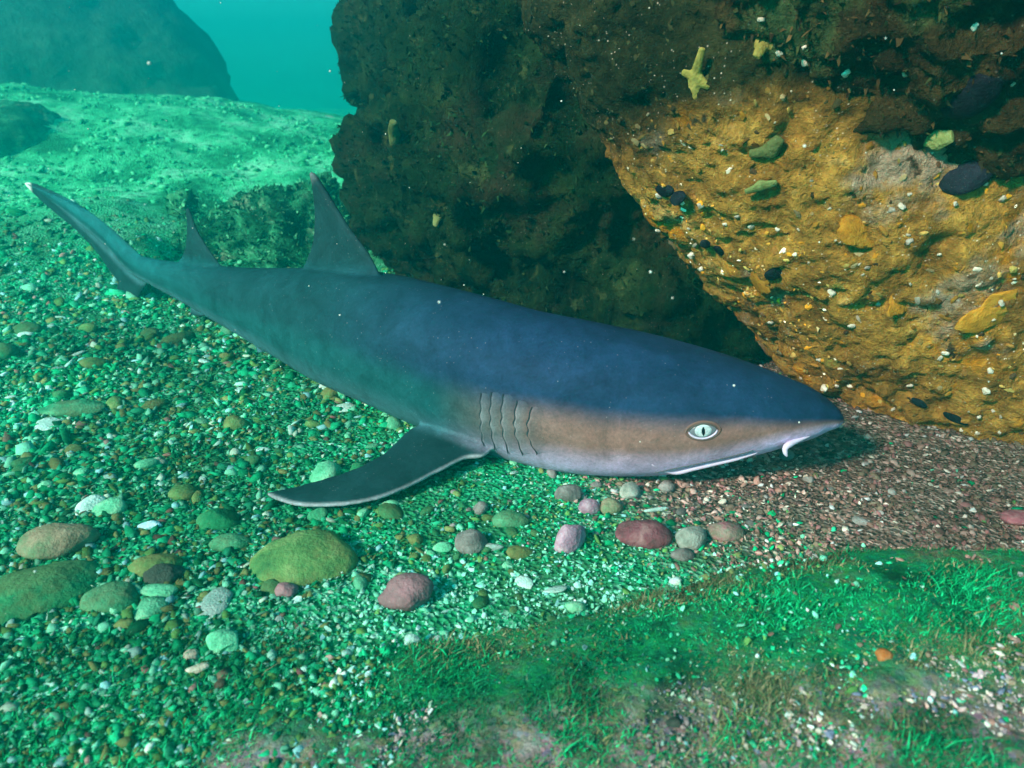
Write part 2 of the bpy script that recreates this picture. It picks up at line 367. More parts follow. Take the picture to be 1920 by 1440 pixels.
# crusts and tufts growing on the rock faces
C1V, C1F = ico(1)
TV = np.array([[-1, 0, 0], [1, 0, 0], [0.75, 0.12, 1.0], [-0.75, 0.12, 1.0], [0.1, 0.5, 1.9]]); TF = [[0, 1, 2, 3], [3, 2, 4]]
def scatter_crust(parent, n, smin, smax, palette, name, label, mat, seed, flat=0.5, leafy=False):
    r = np.random.default_rng(seed); me = parent.data; V = coords(me); N = normals(me)
    vis = np.einsum('ij,ij->i', N, EYE-V) > -0.10
    idx = np.nonzero(vis)[0]; pk = r.choice(idx, n)
    cm = fbm(V[pk], 12, 3, seed+60); pk = pk[cm > -0.25-0.4*r.random(n)]; n = len(pk)
    sz = smin*(smax/smin)**(r.random(n)**2.4)
    nn = N[pk]; t = np.cross(nn, r.normal(size=(n, 3))); t /= np.linalg.norm(t, axis=1)[:, None]; b = np.cross(nn, t)
    if leafy:
        nn2 = nn+0.7*r.normal(size=(n, 3)); nn2 /= np.linalg.norm(nn2, axis=1)[:, None]
        M = np.stack([t, b, nn2], -1); base_, FB = TV, np.array([[0, 1, 2], [0, 2, 3], [3, 2, 4]])
        sc = np.stack([sz*r.uniform(0.25, 0.6, n), sz*r.uniform(-1, 1, n), sz*r.uniform(0.5, 1.2, n)], -1)
    else:
        M = np.stack([t, b, nn], -1); base_, FB = C1V, C1F
        sc = np.stack([sz*r.uniform(0.7, 1.7, n), sz*r.uniform(0.5, 1.1, n), sz*flat*r.uniform(0.4, 1.3, n)], -1)
    kv = len(base_); jit = 1+0.7*(r.random((n, kv))-0.5)
    pv = base_[None]*jit[..., None]*sc[:, None]
    pv = np.einsum('nij,nkj->nki', M, pv)+V[pk][:, None]-nn[:, None]*0.0005
    pal = np.array(palette); cl = pal[r.integers(0, len(pal), n)]*r.uniform(0.75, 1.25, (n, 1))*np.clip(1+1.5*fbm(V[pk], 7, 4, seed+80), 0.35, 2.4)[:, None]
    if parent is gold: ol = olive_shade_of(V[pk])[:, None]; cl = cl*(1-ol)+ol*np.array([(0.034, 0.034, 0.012)])*r.uniform(0.4, 1.6, (n, 1))  # growth darkens with the same painted shade
    FF = (FB[None]+kv*np.arange(n)[:, None, None]).reshape(-1, 3)
    o = link(name, mesh_np(name, pv.reshape(-1, 3), FF, np.repeat(cl, kv, 0), smooth=False), mat, parent); tag(o, label, kind='stuff'); return o
mcrust = mat_col('crust', 0.75, 0.3, 0.5, 250)
BW = [(0.036, 0.022, 0.008), (0.052, 0.033, 0.011), (0.022, 0.026, 0.009), (0.075, 0.048, 0.018), (0.016, 0.010, 0.005), (0.028, 0.036, 0.012)]
GW = [(0.006, 0.026, 0.008), (0.010, 0.034, 0.010), (0.005, 0.018, 0.006), (0.018, 0.042, 0.013), (0.015, 0.020, 0.007)]
RW = [(0.008, 0.12, 0.05), (0.02, 0.22, 0.10), (0.10, 0.42, 0.22), (0.004, 0.06, 0.028)]
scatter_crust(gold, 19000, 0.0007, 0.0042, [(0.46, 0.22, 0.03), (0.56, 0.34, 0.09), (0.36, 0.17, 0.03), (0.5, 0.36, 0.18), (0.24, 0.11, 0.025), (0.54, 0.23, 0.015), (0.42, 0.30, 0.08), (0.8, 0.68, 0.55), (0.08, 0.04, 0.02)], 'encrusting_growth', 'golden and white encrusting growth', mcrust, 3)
scatter_crust(ceil, 52000, 0.0012, 0.0055, BW, 'weed_growth', 'brown weedy growth', mcrust, 4, leafy=True)
scatter_crust(wall, 90000, 0.0018, 0.0065, GW, 'weed_growth', 'dark green weedy growth', mcrust, 5, leafy=True)
scatter_crust(reef, 16000, 0.002, 0.010, RW, 'coral_growth', 'green coral growth', mcrust, 6, leafy=True)

# ------------------------------------------------------------------ the shark
# stations: photo column, upper and lower edge of the body there, plan distance y, half width / half height
ST = [(1584, 783, 793, 0.655, 1.3), (1572, 763, 803, 0.657, 1.25), (1555, 747, 811, 0.660, 1.35), (1530, 731, 819, 0.663, 1.35), (1480, 706, 834, 0.668, 1.3), (1420, 684, 851, 0.674, 1.22), (1340, 656, 873, 0.684, 1.12),
      (1270, 637, 890, 0.694, 1.04), (1180, 615, 897, 0.708, 0.98), (1080, 594, 892, 0.725, 0.95), (980, 574, 872, 0.752, 0.93), (900, 552, 848, 0.785, 0.93), (800, 525, 806, 0.835, 0.93), (720, 506, 772, 0.885, 0.93),
      (640, 499, 745, 0.945, 0.92), (560, 500, 698, 1.015, 0.90), (480, 503, 653, 1.095, 0.86), (400, 500, 604, 1.18, 0.80), (340, 492, 569, 1.245, 0.74), (290, 485, 541, 1.30, 0.68), (245, 466, 515, 1.345, 0.5), (200, 424, 470, 1.385, 0.34), (150, 386, 425, 1.42, 0.28), (100, 360, 385, 1.455, 0.26), (62, 344, 357, 1.48, 0.3), (48, 341, 349, 1.49, 0.4)]
ST = np.array(ST); ST[:, 3] *= 0.982; NS = len(ST)
zc = np.array([0.5*(atz_[0]+atz_[1]) for atz_ in [((EYE+ray(s[0], s[1])*(s[3]/ray(s[0], s[1])[1]))[2], (EYE+ray(s[0], s[2])*(s[3]/ray(s[0], s[2])[1]))[2]) for s in ST]])
hh = np.array([(s[2]-s[1])/F*s[3]*0.5 for s in ST])
def loft(zc, hh, nsub=160, seg=48):
    X = []
    for s, z in zip(ST, zc):
        d = s[3]*FW[1]+(z-H)*FW[2]; X.append((s[0]-960)/F*d)
    K = np.stack([X, ST[:, 3], zc, hh, hh*ST[:, 4]], -1)
    cum = np.concatenate([[0], np.cumsum(np.linalg.norm(np.diff(K[:, :2], axis=0), axis=1)+1e-4)])
    u = np.linspace(0, 1, nsub); u = cum[-1]*(u-0.10*np.sin(2*np.pi*u)/np.pi*0.9)
    D = np.zeros((nsub, 5))
    # monotone-ish cubic through the stations
    m = np.gradient(K, cum, axis=0)
    i = np.clip(np.searchsorted(cum, u, 'right')-1, 0, NS-2); hseg = (cum[i+1]-cum[i])[:, None]; t = ((u-cum[i])[:, None]/hseg)
    D = (2*t**3-3*t**2+1)*K[i]+(t**3-2*t**2+t)*hseg*m[i]+(-2*t**3+3*t**2)*K[i+1]+(t**3-t**2)*hseg*m[i+1]
    D[:, 3:] = np.maximum(D[:, 3:], 0.001)
    T = np.gradient(D[:, :2], axis=0); T /= np.linalg.norm(T, axis=1)[:, None]
    side = np.stack([-T[:, 1], T[:, 0]], -1)
    a = np.linspace(0, 2*np.pi, seg, endpoint=False)
    ca, sa = np.cos(a), np.sin(a)
    ex = 2/2.25; cs = np.sign(ca)*np.abs(ca)**ex; sn = np.sign(sa)*np.abs(sa)**ex
    V = np.zeros((nsub, seg, 3))
    V[..., 0] = D[:, None, 0]+side[:, None, 0]*D[:, None, 4]*cs; V[..., 1] = D[:, None, 1]+side[:, None, 1]*D[:, None, 4]*cs
    V[..., 2] = D[:, None, 2]+D[:, None, 3]*sn
    return V, D, u/cum[-1], sn, cs
for it in range(25):
    V, D, su, sn, cs = loft(zc, hh, 220, 40)
    q = proj(V.reshape(-1, 3)); colb = np.round(q[:, 0]/6).astype(int)
    for k in range(1, NS):
        sel = np.abs(q[:, 0]-ST[k, 0]) < 7
        if not sel.any(): continue
        top, bot = q[sel, 1].min(), q[sel, 1].max(); d = q[sel, 2].mean()
        et, eb = ST[k, 1]-top, ST[k, 2]-bot
        zc[k] -= 0.35*(et+eb)/2/F*d
        hh[k] = max(0.0025, hh[k]+0.35*(eb-et)/2/F*d)
    if it < 24:                           # keep the girth and the spine fair
        hh[3:-5] = 0.6*hh[3:-5]+0.2*(hh[2:-6]+hh[4:-4]); zc[3:-7] = 0.6*zc[3:-7]+0.2*(zc[2:-8]+zc[4:-6])
hh[0] = 0.0022
V, D, su, sn, cs = loft(zc, hh, 200, 56)
nsb, sg = V.shape[:2]
body = V.reshape(-1, 3); jj = np.arange(nsb*sg).reshape(nsb, sg)
bf = [[jj[i, k], jj[i, (k+1) % sg], jj[i+1, (k+1) % sg], jj[i+1, k]] for i in range(nsb-1) for k in range(sg)]
bf.append(list(jj[0])[::-1]); bf.append(list(jj[-1]))
kd = KDTree(len(body))
for i, v in enumerate(body): kd.insert(v, i)
kd.balance()
b_s = np.repeat(su, sg); b_v = np.tile(sn, nsb)
def spine(px):                            # spine point, side vector at photo column px
    c = proj(D[:, :3])[:, 0]; i = int(np.argmin(np.abs(c-px)))
    T = D[min(i+1, nsb-1), :2]-D[max(i-1, 0), :2]; T = T/np.linalg.norm(T)
    return D[i, :3], np.array([T[0], T[1], 0]), D[i]
def plate(lead, trail, thick, n=26, m=14, nrm=None):   # fin between a leading and a trailing edge, lens-shaped section
    A, B = catmull(lead, n), catmull(trail, n); Vt, Vb = [], []
    for i in range(n):
        ch = np.linalg.norm(B[i]-A[i])
        for j in range(m):
            t = j/(m-1); p = A[i]*(1-t)+B[i]*t
            if nrm is None:
                e1 = B[i]-A[i]; e2 = A[min(i+1, n-1)]-A[max(i-1, 0)]; nn = np.cross(e1, e2)
                if np.linalg.norm(nn) < 1e-9: nn = np.array([0, 0, 1.0])
                nn = nn/np.linalg.norm(nn)
            else: nn = nrm
            th = max(thick*(1-0.6*i/n)*(2.6*math.sqrt(max(t, 0))*(1-t)+0.12), 0.0018) if 0 < t < 1 else 0.0012
            th = min(th, 0.002+ch*0.2)
            Vt.append(p+nn*th); Vb.append(p-nn*th)
    V = np.array(Vt+Vb); o = n*m; Fs = []
    for i in range(n-1):
        for j in range(m-1):
            a, b, c, d = i*m+j, i*m+j+1, (i+1)*m+j+1, (i+1)*m+j
            Fs.append([a, b, c, d]); Fs.append([o+d, o+c, o+b, o+a])
    for i in range(n-1):
        for j in (0, m-1):
            a, d = i*m+j, (i+1)*m+j; Fs.append([a, d, o+d, o+a] if j == 0 else [d, a, o+a, o+d])
    for j in range(m-1):
        for i in (0, n-1):
            a, b = i*m+j, i*m+j+1; Fs.append([b, a, o+a, o+b] if i == 0 else [a, b, o+b, o+a])
    bm = bmesh.new(); vs = [bm.verts.new(v) for v in V]
    for f in Fs:
        try: bm.faces.new([vs[i] for i in f])
        except ValueError: pass
    bmesh.ops.remove_doubles(bm, verts=bm.verts, dist=1e-5); bmesh.ops.recalc_face_normals(bm, faces=bm.faces)
    bm.verts.index_update(); out = (np.array([v.co[:] for v in bm.verts]), [[v.index for v in f.verts] for f in bm.faces]); bm.free()
    return out
def on_plan(px, py, px0, dy=0.0):         # pixel -> point in the upright plane through the spine near column px0
    p, T, _ = spine(px0); n = np.array([-T[1], T[0], 0]); r = ray(px, py)
    t = ((p+n*dy-EYE)@n)/(r@n); return EYE+r*t
fins = []
# first dorsal fin
lead = [on_plan(*p, 640) for p in [(715, 520), (690, 472), (655, 425), (628, 383), (604, 345), (590, 326), (583, 321)]]
trail = [on_plan(*p, 640) for p in [(570, 515), (571, 496), (586, 455), (590, 410), (587, 365), (583, 335), (580, 324)]]
fins.append(plate(lead, trail, 0.007))
# second dorsal fin
lead = [on_plan(*p, 380) for p in [(425, 515), (408, 490), (388, 462), (370, 432), (360, 405), (353, 388)]]
trail = [on_plan(*p, 380) for p in [(338, 512), (334, 494), (345, 472), (350, 445), (350, 415), (348, 392)]]
fins.append(plate(lead, trail, 0.005))
# pectoral fin lying on the gravel, near side
INW = np.array([0.0, 0.045, 0.0])           # root of the fin, inside the body
def gz(px, py, dz):
    p = atz(px, py, dz)
    for _ in range(4): p = atz(px, py, ground(p[0], p[1])+dz)
    return p
lead = [gz(940, 845, 0.022)+INW, gz(914, 853, 0.020), gz(872, 861, 0.018), gz(825, 884, 0.016), gz(760, 917, 0.013), gz(690, 941, 0.011), gz(610, 950, 0.010), gz(545, 946, 0.009), gz(500, 929, 0.008)]
trail = [gz(845, 790, 0.024)+INW, gz(806, 792, 0.024), gz(775, 800, 0.024), gz(745, 826, 0.022), gz(715, 853, 0.020), gz(660, 881, 0.017), gz(600, 900, 0.014), gz(545, 915, 0.011), gz(497, 925, 0.009)]
fins.append(plate(lead, trail, 0.0065, 30))
pec_edge = catmull(lead, 240)
# pectoral fin on the far side
p0, T0, _ = spine(905); n0 = np.array([T0[1], -T0[0], 0])
if n0[1] < 0: n0 = -n0
Tb = T0 if T0[0] < 0 else -T0
Z3 = np.array([0, 0, 1.0])
def rel(a, b, z): return np.array([p0[0], p0[1], 0])+Tb*a+n0*b+Z3*z
fins.append(plate([rel(-0.01, 0.03, 0.05), rel(0.02, 0.09, 0.03), rel(0.10, 0.16, 0.015), rel(0.20, 0.21, 0.008)], [rel(0.10, 0.02, 0.05), rel(0.10, 0.07, 0.035), rel(0.14, 0.12, 0.02), rel(0.205, 0.205, 0.008)], 0.007))
# pelvic fins
for sgn in (1, -1):
    p1, T1, Dd = spine(545); T1 = T1 if T1[0] < 0 else -T1; n1 = np.array([T1[1], -T1[0], 0]); n1 = n1 if n1[1] > 0 else -n1
    f_ = lambda a, b, z: np.array([p1[0], p1[1], 0])+T1*a+n1*sgn*b+Z3*z
    fins.append(plate([f_(-0.01, 0.015, 0.040), f_(0.015, 0.030, 0.020), f_(0.045, 0.038, 0.008)], [f_(0.05, 0.008, 0.04), f_(0.055, 0.02, 0.025), f_(0.06, 0.03, 0.010)], 0.005, 14, 10))
# anal fin and the lobes of the tail
lead = [on_plan(*p, 370) for p in [(430, 570), (400, 588), (378, 594), (362, 592)]]; trail = [on_plan(*p, 370) for p in [(375, 550), (364, 566), (358, 576), (356, 586)]]
fins.append(plate(lead, trail, 0.004, 14, 10))
tp = lambda x, y: on_plan(x, y, 215)
lead = [tp(300, 500), tp(262, 476), tp(205, 424), tp(150, 384), tp(100, 358), tp(62, 342), tp(46, 342)]
trail = [tp(270, 530), tp(225, 530), tp(185, 478), tp(140, 430), tp(108, 404), tp(72, 372), tp(50, 350)]
fins.append(plate(lead, trail, 0.004))
lead = [tp(285, 520), tp(268, 545), tp(252, 572), tp(236, 588), tp(222, 590)]; trail = [tp(232, 505), tp(222, 530), tp(212, 556), tp(212, 575), tp(216, 586)]
fins.append(plate(lead, trail, 0.0045, 16, 10))
V, Fs = cat_mesh([(body, bf)]+fins)
sme = remesh(V, Fs, 0.0024, 8); sme.name = 'reef_shark'
sme.polygons.foreach_set('use_smooth', np.full(len(sme.polygons), True))
SV = coords(sme); SN = normals(sme)
av = np.zeros(len(SV)); ass = np.zeros(len(SV)); afin = np.zeros(len(SV))
for i, v in enumerate(SV):
    co, idx, dist = kd.find(v); av[i] = b_v[idx]; ass[i] = b_s[idx]; afin[i] = dist
E_ = np.empty(len(sme.edges)*2, np.int32); sme.edges.foreach_get('vertices', E_); E_ = E_.reshape(-1, 2)
deg = np.bincount(E_.ravel(), minlength=len(SV))
def smooth_attr(a, it):
    for _ in range(it):
        b = np.bincount(E_[:, 0], a[E_[:, 1]], len(SV))+np.bincount(E_[:, 1], a[E_[:, 0]], len(SV)); a = 0.4*a+0.6*b/deg
    return a
av = smooth_attr(av, 25); ass = smooth_attr(ass, 10)
# pigment: slate back with the overhang's shade painted in, tan flank, pale belly; fins slate above, pale along their leading edge; white tail tip
fattr(sme, 'v', av); fattr(sme, 's', ass); fattr(sme, 'fin', sst(0.006, 0.02, afin))
tip = np.linalg.norm(SV-tp(47, 344), axis=1); tip2 = np.linalg.norm(SV-on_plan(584, 322, 640), axis=1)
fattr(sme, 'tip', np.maximum(1-sst(0.018, 0.034, tip), 0.12*(1-sst(0.006, 0.02, tip2))))
pe = KDTree(len(pec_edge))
for i, v in enumerate(pec_edge): pe.insert(v, i)
pe.balance()
fattr(sme, 'edge', [1-sst(0.0015, 0.0048, pe.find(v)[2]) for v in SV])
def mat_skin():
    s = NT('shark_skin'); p = s.coord(); v = s.attr('v'); sp_ = s.attr('s'); fin = s.attr('fin')
    j = s.math('MULTIPLY', s.math('SUBTRACT', s.noise(p, 9, 3), 0.5), 0.22)
    vv = s.math('ADD', v, j)
    slate, tan, belly = (0.011, 0.032, 0.080), (0.235, 0.120, 0.105), (0.62, 0.44, 0.70)
    head = s.mapr(sp_, 0.15, 0.26, 1.0, 0.0)
    slate = s.mix(s.mapr(sp_, 0.18, 0.42), slate, (0.009, 0.044, 0.056)); slate = s.mix(s.mapr(sp_, 0.55, 0.85), slate, (0.012, 0.115, 0.135))  # rear lightened to teal: water haze painted into the skin
    flank = s.mix(head, (0.010, 0.070, 0.082), tan)
    col = s.mix(s.mapr(vv, -0.04, 0.36), flank, slate)
    vb = s.math('SUBTRACT', vv, s.math('MULTIPLY', s.mapr(sp_, 0.02, 0.085, 1.0, 0.0), 0.34))
    col = s.mix(s.mapr(vb, -0.66, -0.18, 1.0, 0.0), col, s.mix(head, (0.050, 0.13, 0.165), belly))
    col = s.mix(fin, col, (0.010, 0.036, 0.044))
    col = s.mix(s.math('MULTIPLY', s.attr('edge'), 0.6), col, (0.50, 0.50, 0.56))
    col = s.mix(s.math('MULTIPLY', s.attr('gill'), 0.5), col, (0.27, 0.29, 0.34))
    col = s.mix(s.attr('tip'), col, (0.85, 0.88, 0.88))
    n = s.noise(p, 60, 5, 0.65); col = s.mix(0.35, col, s.mix(1.0, col, s.ramp(n, [(0.3, 0.65), (0.7, 1.35)]), 'MULTIPLY'))
    gr = s.noise(p, 330, 4, 0.75); col = s.mix(0.6, col, s.mix(1.0, col, s.ramp(gr, [(0.3, 0.6), (0.7, 1.45)]), 'MULTIPLY'))
    dots = s.math('MULTIPLY', s.ramp(s.voro(p, 75), [(0.0, 1.0), (0.025, 1.0), (0.055, 0.0)]), s.mapr(s.noise(p, 30, 2), 0.52, 0.6))
    col = s.mix(s.math('MULTIPLY', dots, 0.45), col, (0.5, 0.58, 0.58))
    d2 = s.math('MULTIPLY', s.ramp(s.voro(p, 190), [(0.0, 1.0), (0.07, 1.0), (0.14, 0.0)]), s.mapr(s.noise(p, 45, 3), 0.50, 0.60))
    col = s.mix(s.math('MULTIPLY', d2, 0.30), col, (0.42, 0.52, 0.52))
    bl = s.noise(p, 21, 6, 0.75, 0.6); col = s.mix(0.75, col, s.mix(1.0, col, s.ramp(bl, [(0.32, 0.55), (0.5, 1.0), (0.68, 1.5)]), 'MULTIPLY'))
    s.bump(s.math('ADD', gr, s.math('MULTIPLY', n, 2.0)), 0.30, 0.0018)
    return s.fin(col, 0.60, 0.22)
skin = mat_skin()
shark = link('reef_shark', sme, skin)
tag(shark, 'slate-backed reef shark with pale belly resting on the gravel under the rock', 'shark')
sb = bvh_of(sme)
def on_shark(px, py, off=0.0):
    h_ = hit(sb, px, py)
    if h_[0] is None: return None, None
    return np.array(h_[0])+np.array(h_[1])*off, np.array(h_[1])
def near_shark(px, py, off=0.0):          # as on_shark but snaps to the skin when the ray misses
    p, n = on_shark(px, py, off)
    if p is None:
        q = Vector(at(px, py, 0.70)); l, n_, _, _ = sb.find_nearest(q); return np.array(l)+np.array(n_)*off, np.array(n_)
    return p, n

mwhite = NT('pale_lip').fin((0.66, 0.52, 0.70), 0.45, 0.4)
mslit = NT('gill_slit').fin((0.03, 0.035, 0.045), 0.7, 0.2)
# gill flaps: each a thin scalloped strip lifting off the skin towards its rear edge, a dark slit under that edge
GL = [([(904, 736), (905, 770), (906, 805), (909, 838)], 18), ([(924, 734), (923, 770), (925, 806), (931, 843)], 20), ([(946, 738), (944, 775), (947, 810), (956, 850)], 22), ([(972, 750), (968, 785), (971, 815), (983, 853)], 24), ([(1000, 762), (993, 792), (996, 822), (1010, 851)], 26)]
kv_ = KDTree(len(SV))
for i, v in enumerate(SV): kv_.insert(v, i)
kv_.balance()
def skin_mesh(name, Vv, Ff, gill):
    me = mesh_np(name, Vv, Ff); ix = [[h[1] for h in kv_.find_n(v, 4)] for v in Vv]
    fattr(me, 'v', [av[i].mean() for i in ix]); fattr(me, 's', [ass[i].mean() for i in ix])
    fattr(me, 'gill', gill); return me
for gi, (pts, wd) in enumerate(GL):
    cl = catmull(np.array(pts, float), 30); Vv = []; gl = []; m = 8; n_ = len(cl)
    wobs = [1.8*math.sin(i*0.95+gi*1.9)*math.sin(math.pi*i/(n_-1)) for i in range(n_)]
    for i, (x, y) in enumerate(cl):
        e = math.sin(math.pi*(i/(n_-1)))**0.7
        for j in range(m):
            t = j/(m-1)
            p, n = near_shark(x+wobs[i]*(1-t)+wd*t, y, 0.0)
            Vv.append(p+n*(0.0040*(1-t)**1.5*e-0.0004*(t > 0.95)-0.0004*(1-e))); gl.append(e*(1-t)**1.4*(0.35 if gi == 4 else 0.9))
    n0_ = len(Vv)
    for i, (x, y) in enumerate(cl):        # rear edge turned down into the slit
        p, n = near_shark(x+wobs[i]+0.8, y, -0.002); Vv.append(p); gl.append(0)
    Ff = [[i*m+j, i*m+j+1, (i+1)*m+j+1, (i+1)*m+j] for i in range(n_-1) for j in range(m-1)]+[[n0_+i, i*m, (i+1)*m, n0_+i+1] for i in range(n_-1)]
    fl = link('gill_flap', skin_mesh('gill_flap', Vv, Ff, gl), skin, shark)
    Vv = []
    for i, (x, y) in enumerate(cl):
        e = math.sin(math.pi*(i/(n_-1)))**0.6
        for k in (-1, 0, 1):
            p, n = near_shark(x+wobs[i]-2.4+k*2.6*e, y, 0.0018 if k == 0 else 0.0008); Vv.append(p)
    link('slit', mesh_np('slit', Vv, [[i*3+j, i*3+j+1, (i+1)*3+j+1, (i+1)*3+j] for i in range(n_-1) for j in range(2)]), mslit, fl)
# eye
ep, en = on_shark(1318, 808); en = en/np.linalg.norm(en)
ex_ = np.array(near_shark(1345, 806)[0]-near_shark(1292, 810)[0]); ex_ -= en*(ex_@en); ex_ /= np.linalg.norm(ex_); ey_ = np.cross(en, ex_)
if ey_[2] < 0: ey_ = -ey_
pxm = (ep-EYE)@FW/F
def epos(x, y, z): return ep+ex_*x*pxm+ey_*y*pxm+en*z*pxm
def almond(a, k=1.0):
    c, s_ = math.cos(a), math.sin(a); return 26*k*c, (15*k if s_ < 0 else 14.5*k)*s_*(abs(s_)**0.25)
def dome(fn, zr, rings=8, seg=40, z0=0.0):
    Vv = [epos(0, 0, z0+zr)]; Ff = []
    for r in range(1, rings+1):
        q = r/rings
        for k in range(seg):
            x, y = fn(2*math.pi*k/seg, q); Vv.append(epos(x, y, z0+zr*math.sqrt(max(0, 1-q*q))))
    for k in range(seg): Ff.append([0, 1+k, 1+(k+1) % seg])
    for r in range(rings-1):
        for k in range(seg): Ff.append([1+r*seg+k, 1+(r+1)*seg+k, 1+(r+1)*seg+(k+1) % seg, 1+r*seg+(k+1) % seg])
    return np.array(Vv), Ff
def mat_iris():
    s = NT('iris'); p = s.coord(); n = s.noise(p, 500, 4)
    return s.fin(s.ramp(n, [(0.3, (0.34, 0.40, 0.44)), (0.7, (0.66, 0.72, 0.76))]), 0.18, 0.6)
eye = link('eye', mesh_np('eye', *dome(almond, 5.0, z0=-1.0)), NT('eye_white').fin((0.16, 0.165, 0.20), 0.2, 0.6), shark)
link('iris', mesh_np('iris', *dome(lambda a, q: (q*15.5*math.cos(a), 1.5+q*12.5*math.sin(a)), 2.6, z0=3.0)), mat_iris(), eye)
link('pupil', mesh_np('pupil', *dome(lambda a, q: (q*3.4*math.cos(a)*(1-0.55*abs(math.sin(a))**2), 1.5+q*9.5*math.sin(a)), 1.0, z0=5.4)), NT('pupil').fin((0.006, 0.007, 0.012), 0.12, 2.0), eye)
ring = [epos(*almond(a, 1.0), 0.6) for a in np.linspace(0, 2*math.pi, 49)]
lo = [epos(*almond(a, 1.0), 0.6) for a in np.linspace(math.pi*0.97, 2.03*math.pi, 31)]
link('lower_eyelid', mesh_np('lower_eyelid', *tube(lo, pxm*np.interp(np.linspace(0, 1, 31), [0, 0.2, 0.8, 1], [0.7, 2.1, 2.1, 0.7]), 8)), mwhite, eye)
up_ = [epos(*almond(a, 1.03), 0.4) for a in np.linspace(0, math.pi, 31)]
link('upper_eyelid', mesh_np('upper_eyelid', *tube(up_, pxm*np.interp(np.linspace(0, 1, 31), [0, 0.5, 1], [0.8, 2.6, 0.8]), 8)), NT('lid_skin').fin((0.10, 0.075, 0.07), 0.5, 0.3), eye)
so_ = [epos(*almond(a, 1.22), -1.6) for a in np.linspace(0, 2*math.pi, 49)]
link('socket_fold', mesh_np('socket_fold', *tube(so_, pxm*3.0, 8)), NT('socket_skin').fin((0.17, 0.09, 0.078), 0.55, 0.25), eye)
# mouth line with its pale lower lip
lip = [near_shark(x, y, 0.0)[0] for x, y in [(1222, 893), (1260, 886), (1300, 878), (1340, 869), (1380, 860), (1420, 849)]]
link('lower_lip', mesh_np('lower_lip', *tube(catmull(lip, 30), np.interp(np.linspace(0, 1, 30), [0, 0.3, 0.8, 1], [0.0006, 0.0028, 0.0022, 0.0006]), 10)), mwhite, shark)
mg = [near_shark(x, y-5, 0.0002)[0] for x, y in [(1228, 891), (1260, 884), (1300, 876), (1340, 867), (1380, 858), (1412, 849)]]
link('mouth_line', mesh_np('mouth_line', *tube(catmull(mg, 30), 0.0007, 6)), NT('mouth_crease').fin((0.12, 0.10, 0.12), 0.6), shark)
# nasal flap hanging at the snout
nb = near_shark(1488, 828, 0.0)[0]
dpt = (nb-EYE)@FW
npx = [(1520, 816), (1495, 826), (1477, 835), (1472, 842), (1473, 850), (1476, 856)]
npts = [at(x, y, dpt+0.001-0.006*min(i/2, 1)) for i, (x, y) in enumerate(npx)]
link('nasal_flap', mesh_np('nasal_flap', *tube(catmull(npts, 20), np.interp(np.linspace(0, 1, 20), [0, 0.35, 0.8, 1], [0.0012, 0.0032, 0.0021, 0.0006]), 10)), mwhite, shark)

# ------------------------------------------------------------------ foreground rock with turf algae
def mat_turfrock():
    s = NT('turf_rock'); p = s.coord(); xyz = s.sep(p)
    n = s.noise(p, 16, 7, 0.65, 0.3)
    col = s.ramp(n, [(0.36, (0.004, 0.08, 0.035)), (0.48, (0.010, 0.28, 0.11)), (0.59, (0.06, 0.26, 0.10)), (0.72, (0.26, 0.25, 0.16))])
    near = s.mapr(xyz[1], 0.36, 0.30)
    pk = s.ramp(s.noise(p, 45, 4), [(0.4, (0.10, 0.16, 0.10)), (0.52, (0.36, 0.26, 0.24)), (0.62, (0.52, 0.36, 0.38))])
    col = s.mix(near, col, pk); col = s.mix(0.4, col, s.voro(p, 260, 'Color'), 'MULTIPLY')
    s.bump(s.noise(p, 200, 5, 0.7), 0.9, 0.006); return s.fin(col, 0.8, 0.25)
def turf_edge(X):                          # where the far side of the rock meets the gravel
    X = np.asarray(X, float); nz = 0.022*vnoise(np.stack([X*9, X*0, X*0], -1), 41)+0.012*vnoise(np.stack([X*24, X*0, X*0], -1), 42)
    return nz*sst(0.5, 0.1, X)+np.interp(X, [-0.6, -0.35, -0.2, 0.0, 0.15, 0.3, 0.5, 0.9], [0.28, 0.315, 0.37, 0.445, 0.475, 0.488, 0.50, 0.51])
def turf_h(X, Y):
    e = turf_edge(X); amp = np.interp(X, [-0.5, -0.2, 0.0, 0.2, 0.45, 0.9], [-0.006, -0.002, 0.022, 0.050, 0.056, 0.045])
    t = np.clip((e-Y)/np.interp(X, [-0.3, 0.2], [0.16, 0.085]), -0.5, 1)
    return np.where(t > 0, amp*np.sqrt(np.clip(1-(1-t)**2, 0, 1)), 0.05*t)
tx = np.linspace(-0.50, 0.95, 260); ty = np.linspace(0.12, 0.60, 130)
A, B = np.meshgrid(tx, ty); th_ = turf_h(A, B); zt = ground(A, B)+th_
Pn = np.stack([A, B, zt], -1).reshape(-1, 3); edge = sst(-0.01, 0.012, th_).reshape(-1)
Pn[:, 2] += (0.006*fbm(Pn, 18, 4, 81)+0.009*fbm(Pn, 7, 2, 85)+0.004*fbm(Pn, 60, 2, 86))*edge
na, nb_ = len(tx), len(ty); ii = np.arange(na*nb_).reshape(nb_, na)
topF = [list(f) for f in np.stack([ii[:-1, :-1], ii[:-1, 1:], ii[1:, 1:], ii[1:, :-1]], -1).reshape(-1, 4)]
rim = list(ii[0, :])+list(ii[1:, -1])+list(ii[-1, -2::-1])+list(ii[-2:0, 0]); nv = len(Pn)
low = Pn[rim].copy(); low[:, 2] = -0.08
turfV = np.concatenate([Pn, low]); L = len(rim)
turfF = topF+[[rim[k], nv+k, nv+(k+1) % L, rim[(k+1) % L]] for k in range(L)]+[[nv+k for k in range(L)][::-1]]
